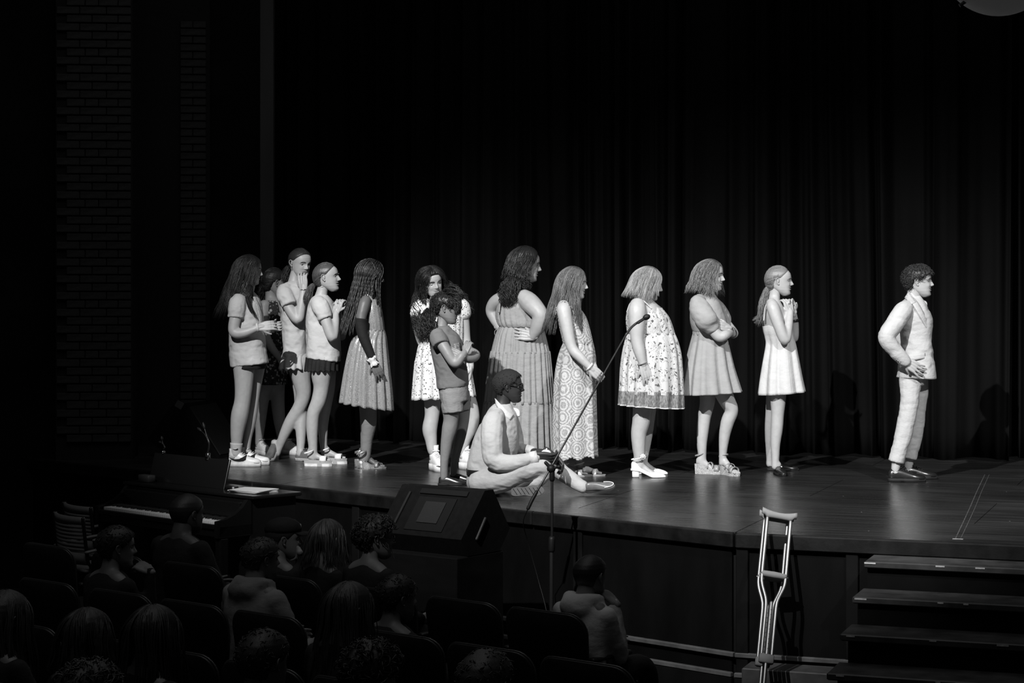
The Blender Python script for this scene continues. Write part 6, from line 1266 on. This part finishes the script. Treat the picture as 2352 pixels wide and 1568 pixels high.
# ------------------------------------------------------------ auditorium seats
SD = nrm(np.array((.415, -.34, 0))); SF = np.array((-SD[1], SD[0], 0)); SA = np.stack([SD, SF, ZZ]); M_SEAT = mat('dark_seat_laminate', .022, .45, .4, var=((6, 6, 6), .3)); M_SEDGE = mat('seat_edge_band', .05, .35, .5); M_CUSH = mat('dark_seat_cushion', .012, .9, .2)
def seat_proto():
    r = empty('auditorium_seat', (0, 0, 0)); q = lambda s_, t, z: SD * s_ + SF * t + ZZ * z
    def outline(k):
        pts = []; W_, Zt, Zb, rd = .25 - k, .85 - k, .40, .09
        for a in np.linspace(math.pi, math.pi / 2, 7): pts.append((-W_ + rd + rd * math.cos(a), Zt - rd + rd * math.sin(a)))
        for a in np.linspace(math.pi / 2, 0, 7): pts.append((W_ - rd + rd * math.cos(a), Zt - rd + rd * math.sin(a)))
        return pts + [(W_ - .02, Zb), (-W_ + .02, Zb)]
    g = Geo(); loft(g, [[q(s_, t + .14 * (.85 - z) + .03 * (s_ / .25) ** 2, z) for s_, z in outline(k)] for t, k in ((-.014, .004), (-.011, 0), (.011, 0), (.014, .004))]); o1 = g.build('backrest', M_SEAT, r)
    g = Geo(); pts = [q(s_, .14 * (.85 - z) + .03 * (s_ / .25) ** 2, z) for s_, z in outline(-.002)[:-1]]; tube(g, pts, .0045, 6); g.build('edge_band', M_SEDGE, o1)
    g = Geo(); box(g, q(0, .32, .43), .225, .20, .035, SA, bev=.015); g.build('seat_pad', M_CUSH, r)
    for sd in (-1, 1):
        g = Geo(); box(g, q(sd * .255, .22, .31), .008, .035, .31, SA, bev=.004); g.build('standard', K_MET, r); g = Geo(); box(g, q(sd * .244, .24, .625), .020, .16, .012, SA, bev=.006); g.build('armrest', M_SEAT, r)
    return r
def seat_at(r0, loc, label, group):
    o = r0.copy(); COL.objects.link(o); o.location = Vector((loc[0], loc[1], 0)); tag(o, label, 'seat', group)
    for ch in [c_ for c_ in r0.children]:
        c2 = ch.copy(); COL.objects.link(c2); c2.parent = o
        for g2 in ch.children: d2 = g2.copy(); COL.objects.link(d2); d2.parent = c2
    return o
pr0 = seat_proto(); bases = {1: P(963, HY, 10.26), 2: P(1222, HY, 8.6)}; d12 = (bases[2] - bases[1]).dot(SF); ORD = ['frontmost', 'first', 'second', 'third', 'fourth', 'fifth']; NTH = 'first second third fourth fifth sixth seventh eighth ninth tenth eleventh twelfth'.split()
def row_t(k): return bases[1].dot(SF) + d12 * (k - 1)                    # position of a row across the house
def row_Y(k, px, t=.24): c = (px - CX) / FPX; return (row_t(k) + t) / (c * SF[0] + SF[1])
def row_base(k):
    if k in bases: return bases[k] + SD * .268
    px = {0: 752, 3: 802, 4: 352, 5: 205}[k]; Y = row_Y(k, px, 0); return P(px, HY, Y)
SEATPX = {1: (100, 262, 430, 652, 862, 1053, 1243), 2: (98, 266, 430, 604, 912, 1113, 1335)}
for k in (1, 2, 3, 4):
    row = []
    if k in SEATPX: row = [P(px, HY, row_Y(k, px, 0)) for px in SEATPX[k]]
    else:
        for i in range(-9, 6):
            c = row_base(k) + SD * .536 * i; px = CX + FPX * c[0] / c[1]; py = HY + (ZC - .85) * FPX / c[1]
            if px < -120 or py > 1580 or px > 1500: continue
            row.append(c)
    for n_, c in enumerate(row[::-1]):
        lab = 'single dark seat ahead of the first full row of seats' if k == 0 else 'dark rounded auditorium seat, %s from the aisle end of the %s full row' % (NTH[n_], ORD[k])
        seat_at(pr0, c, lab, '%s row of seats' % ORD[k])
for ch in list(pr0.children):
    for c_ in list(ch.children): bpy.data.objects.remove(c_)
    bpy.data.objects.remove(ch)
bpy.data.objects.remove(pr0)
# ------------------------------------------------------------ people watching from the seats
S_DARK = cloth_mat('dark_jacket', .02); S_GREY = cloth_mat('grey_hoodie', .26); S_MID = cloth_mat('charcoal', .05); S_JEAN = cloth_mat('dark_trousers', .03)
def sitter(label, cx, cy, Y, H, hair, yaw=-50, sk=SK_M, shirt=S_DARK, pitch=0, kind='short', hand_up=None, wide=.9, hood=False, extra=None, seed=1):
    """seated figure: head centre pixel, row of seats, head height (m), facing angle"""
    row = Y; Y = row_Y(row, cx)
    if hand_up: hand_up = (hand_up[0], (hand_up[1][0], hand_up[1][1], Y + hand_up[1][2]))
    p = Person(label, cx, Y, 0.0, 'audience in the dark seats'); o = P(cx, cy, Y); zc = o[2]; a = math.radians(-50); f = np.array((math.cos(a), -math.sin(a), 0)); b = np.array((-f[1], f[0], 0))
    hd = Head(cx, cy, H * FPX / Y, Y, yaw=yaw, pitch=pitch); nk = np.array((o[0], o[1], 0)) - f * .03; k = wide * (H / .225); zs = zc - .62 * H; zp = .47
    q = lambda fw, lt, z: nk + f * fw + b * lt + ZZ * z
    g = Geo(); R = []
    for t, w_, d_, off in ((0, .05, .05, 0), (.06, .115, .075, -.01), (.14, .175, .095, -.02), (.3, .185, .11, -.03), (.6, .165, .11, -.04), (1, .18, .125, -.04)):
        z = zs + .03 + (zp - zs) * t; R.append([q(off + d_ * k * math.sin(u), w_ * k * math.cos(u), z) for u in np.linspace(0, 2 * math.pi, 24, endpoint=False)])
    loft(g, R)
    for sd in (-1, 1):
        if hand_up and sd == hand_up[0]: W = P(*hand_up[1]); e = (q(-.02, sd * .2 * k, zs - .1) + W) / 2 + f * .06 - ZZ * .22
        else: W = q(.30, sd * .1, zp + .15); e = q(.06, sd * .25 * k, zs - .30 * k)
        limb(g, [(q(-.02, sd * .16 * k, zs - .05), .058 * k), (e, .047 * k), (e * .35 + W * .65, .038 * k), (W, .03 * k)])
        limb(p.b, [(q(-.02, 0, zs + .0), .05), (q(-.02, sd * .14 * k, zs - .05), .04), (e, .032), (W, .02)])
        hv = nrm(hd.w((0, .3, -.3)) - W) if hand_up and sd == hand_up[0] else f
        hand(p.h, W + hv * .01, (hv[0], hv[2], hv[1]), (-b[0] * sd, 0, -b[1] * sd), .17 * k, 1, (30, 45, 30), 4)
    if hood: ball(g, q(-.095, 0, zs - .01), np.stack([b * .105 * k, f * .05, ZZ * .06]), 18, 10); limb(g, [(q(.03, .075 * k, zs + .015), .024), (q(-.04, .09 * k, zs + .025), .032), (q(-.09, 0, zs + .02), .038), (q(-.04, -.09 * k, zs + .025), .032), (q(.03, -.075 * k, zs + .015), .024)])
    sh = p.cloth('hooded_top' if hood else 'top', g, shirt, vox=.016, wr=.006, sc=(9, 9, 12), seed=seed)
    g = Geo()
    for sd in (-1, 1): limb(g, [(q(.0, sd * .085, zp + .03), .085), (q(.40 * k, sd * .1, zp + .05), .06), (q(.43 * k, sd * .1, .25), .05), (q(.42 * k, sd * .1, .06), .04)])
    p.cloth('trousers', g, S_JEAN, vox=.022, wr=.003)
    for sd in (-1, 1):
        g = Geo(); limb(g, [(q(.38 * k, sd * .1, .045), .042), (q(.5 * k, sd * .1, .04), .04), (q(.6 * k, sd * .1, .032), .03)]); g.build('shoe', RUB_K, p.root)
    limb(p.b, [(hd.w((0, -.08, -.2)), .055 * k), (q(-.01, 0, zs + .05), .055 * k), (q(-.02, 0, zs - .04), .065 * k)])
    p.body(sk, vox=.014, head=hd, hv=.006, step=2); hd.face(p.bo, EYE_M, BROW)
    g = Geo(); CT = [(0, .26), (30, .25), (50, .18), (65, .12), (78, .02), (90, .1), (104, -.02), (125, -.22), (180, -.3)]
    if kind == 'short': hd.cap(g, CT, .05, .004, 30, seed); hd.curls(g, 260, CT, .07, .010, .05, seed, turns=.6, K=8)
    elif kind == 'cropped': hd.cap(g, CT, .02, .001, 30, seed)
    elif kind == 'curly': hd.cap(g, CT, .08, .01, 20, seed, c=.7); hd.curls(g, 320, CT, .13, .013, .09, seed, turns=1.2, K=8)
    elif kind == 'wavy': hd.cap(g, LOOSE, .05, .006, 30, seed); hd.strands(g, 190, 50, 180, -.62, -.02, (.05, .14), .018, .25, .02, 14, seed=seed, endj=.2)
    elif kind == 'long': hd.cap(g, LOOSE, .05, .006, 30, seed); hd.strands(g, 190, 52, 180, -1.15, -.02, (.05, .13), .018, .14, .02, 8, seed=seed, endj=.25)
    if g.n: p.hair(g, hair)
    if extra: extra(p, hd)
    return p
def add_glasses(p, hd):
    g = Geo()
    for sd in (-1, 1):
        t = np.linspace(0, 2 * math.pi, 18); tube(g, hd.w(np.stack([sd * .15 + .1 * np.cos(t), np.full(18, .43), .075 * np.sin(t)], -1)), .0026, 5); tube(g, hd.w([(sd * .25, .42, .03), (sd * .345, .2, .05), (sd * .35, -.03, .05)]), .0026, 5)
    g.build('glasses', GL, p.root)
def add_cap(p, hd):
    g = Geo(); R = []
    for z, r_ in ((.16, 1.0), (.25, 1.02), (.36, .93), (.45, .7), (.51, .35), (.525, .05)): t = np.linspace(0, 2 * math.pi, 28, endpoint=False); R.append(hd.w(np.stack([.36 * r_ * np.cos(t), -.02 + .46 * r_ * np.sin(t), np.full(28, z + .03)], -1)))
    loft(g, R); o = g.build('baseball_cap', C_BLACK, p.root); g = Geo(); R = []
    for u in np.linspace(-1, 1, 13): x = u * .27; R.append(hd.w([(x, .36 * math.sqrt(1 - (u * .75) ** 2) + .02, .20), (x * .95, .44 + .28 * math.sqrt(max(0, 1 - u * u)), .165 - .05 * u * u), (x * .95, .44 + .28 * math.sqrt(max(0, 1 - u * u)), .15 - .05 * u * u), (x, .36 * math.sqrt(1 - (u * .75) ** 2) + .02, .18)]))
    loft(g, R); g.build('brim', C_BLACK, o); g = Geo(); q = hd.w([(.03, .425, .31), (-.03, .425, .31), (-.035, .40, .38), (.035, .40, .38)]); loft(g, [q, q + hd.ax[1] * .004]); g.build('cap_badge', C_PALE, o)
def lolly(p, hd):
    g = Geo(); tube(g, hd.w([(.02, .40, -.26), (.03, .46, -.5)]), .003, 6); g.build('straw', C_PALE, p.root)
H_AUD = hairm('audience_dark', .02, .5); H_AUB = hairm('audience_brown', .04, .5)
sitter('man with close-cropped hair in a dark jacket seated at the piano', 430, 1180, 1, .235, H_AUD, yaw=-42, sk=SK_DB, kind='cropped', wide=1.05, seed=31)
sitter('dark-haired person with a hand at the chin in front of the slatted chairs', 268, 1258, 2, .225, H_AUD, yaw=-22, kind='short', hand_up=(-1, (345, 1312, -.05)), seed=32)
sitter('person in a grey hooded top seen from behind in the second row', 600, 1285, 2, .21, H_AUB, yaw=-32, shirt=S_GREY, hood=True, wide=1.05, seed=33)
sitter('person in a dark baseball cap resting chin on hand', 652, 1238, 1, .225, H_AUD, yaw=-10, kind='cropped', hand_up=(-1, (688, 1268, -.08)), extra=add_cap, wide=.8, seed=34)
sitter('person with wavy hair between the capped person and the one in glasses', 752, 1240, 1, .215, H_AUB, yaw=-50, kind='wavy', wide=.75, seed=35)
sitter('person with tousled dark hair and glasses under the monitor speaker', 862, 1236, 1, .225, H_AUD, yaw=-14, kind='curly', wide=.85, extra=lambda p, h: (add_glasses(p, h), lolly(p, h)), seed=36)
sitter('child in a pale grey hooded top sitting in the end seat of the front row', 1356, 1322, 1, .205, H_AUD, yaw=-48, shirt=cloth_mat('pale_hoodie', .6), kind='cropped', hand_up=(-1, (1414, 1385, -.02)), hood=True, wide=.95, seed=37)
sitter('person with long brown hair below the one in glasses', 802, 1402, 3, .225, H_AUB, yaw=-40, kind='long', seed=38)
sitter('dark-haired person whose head overlaps the left front-row seat by the box', 912, 1375, 2, .215, H_AUD, yaw=-30, kind='short', seed=39)
sitter('long-haired person at the dark far end of the fourth row', 14, 1422, 4, .225, H_AUB, yaw=-45, kind='long', seed=40)
sitter('person with wavy hair two places from the long-haired one at the row end', 200, 1465, 4, .225, H_AUD, yaw=-48, kind='wavy', wide=.8, seed=41)
sitter('person with smooth long hair and a small ear ring in the fourth row', 352, 1462, 4, .23, H_AUD, yaw=-50, kind='long', seed=42)
sitter('dark-haired person in the fourth row below the hooded one', 606, 1520, 4, .225, H_AUD, yaw=-52, kind='short', seed=43)
sitter('curly-haired person low in the fourth row below the long brown hair', 853, 1552, 4, .225, H_AUD, yaw=-50, kind='curly', seed=44)
sitter('person whose short hair tops rise beneath the empty second-row seats', 1116, 1574, 4, .225, H_AUB, yaw=-55, kind='short', seed=45)
sitter('person with brown curls at the very bottom of the house', 205, 1606, 5, .225, H_AUB, yaw=-50, kind='curly', seed=46)
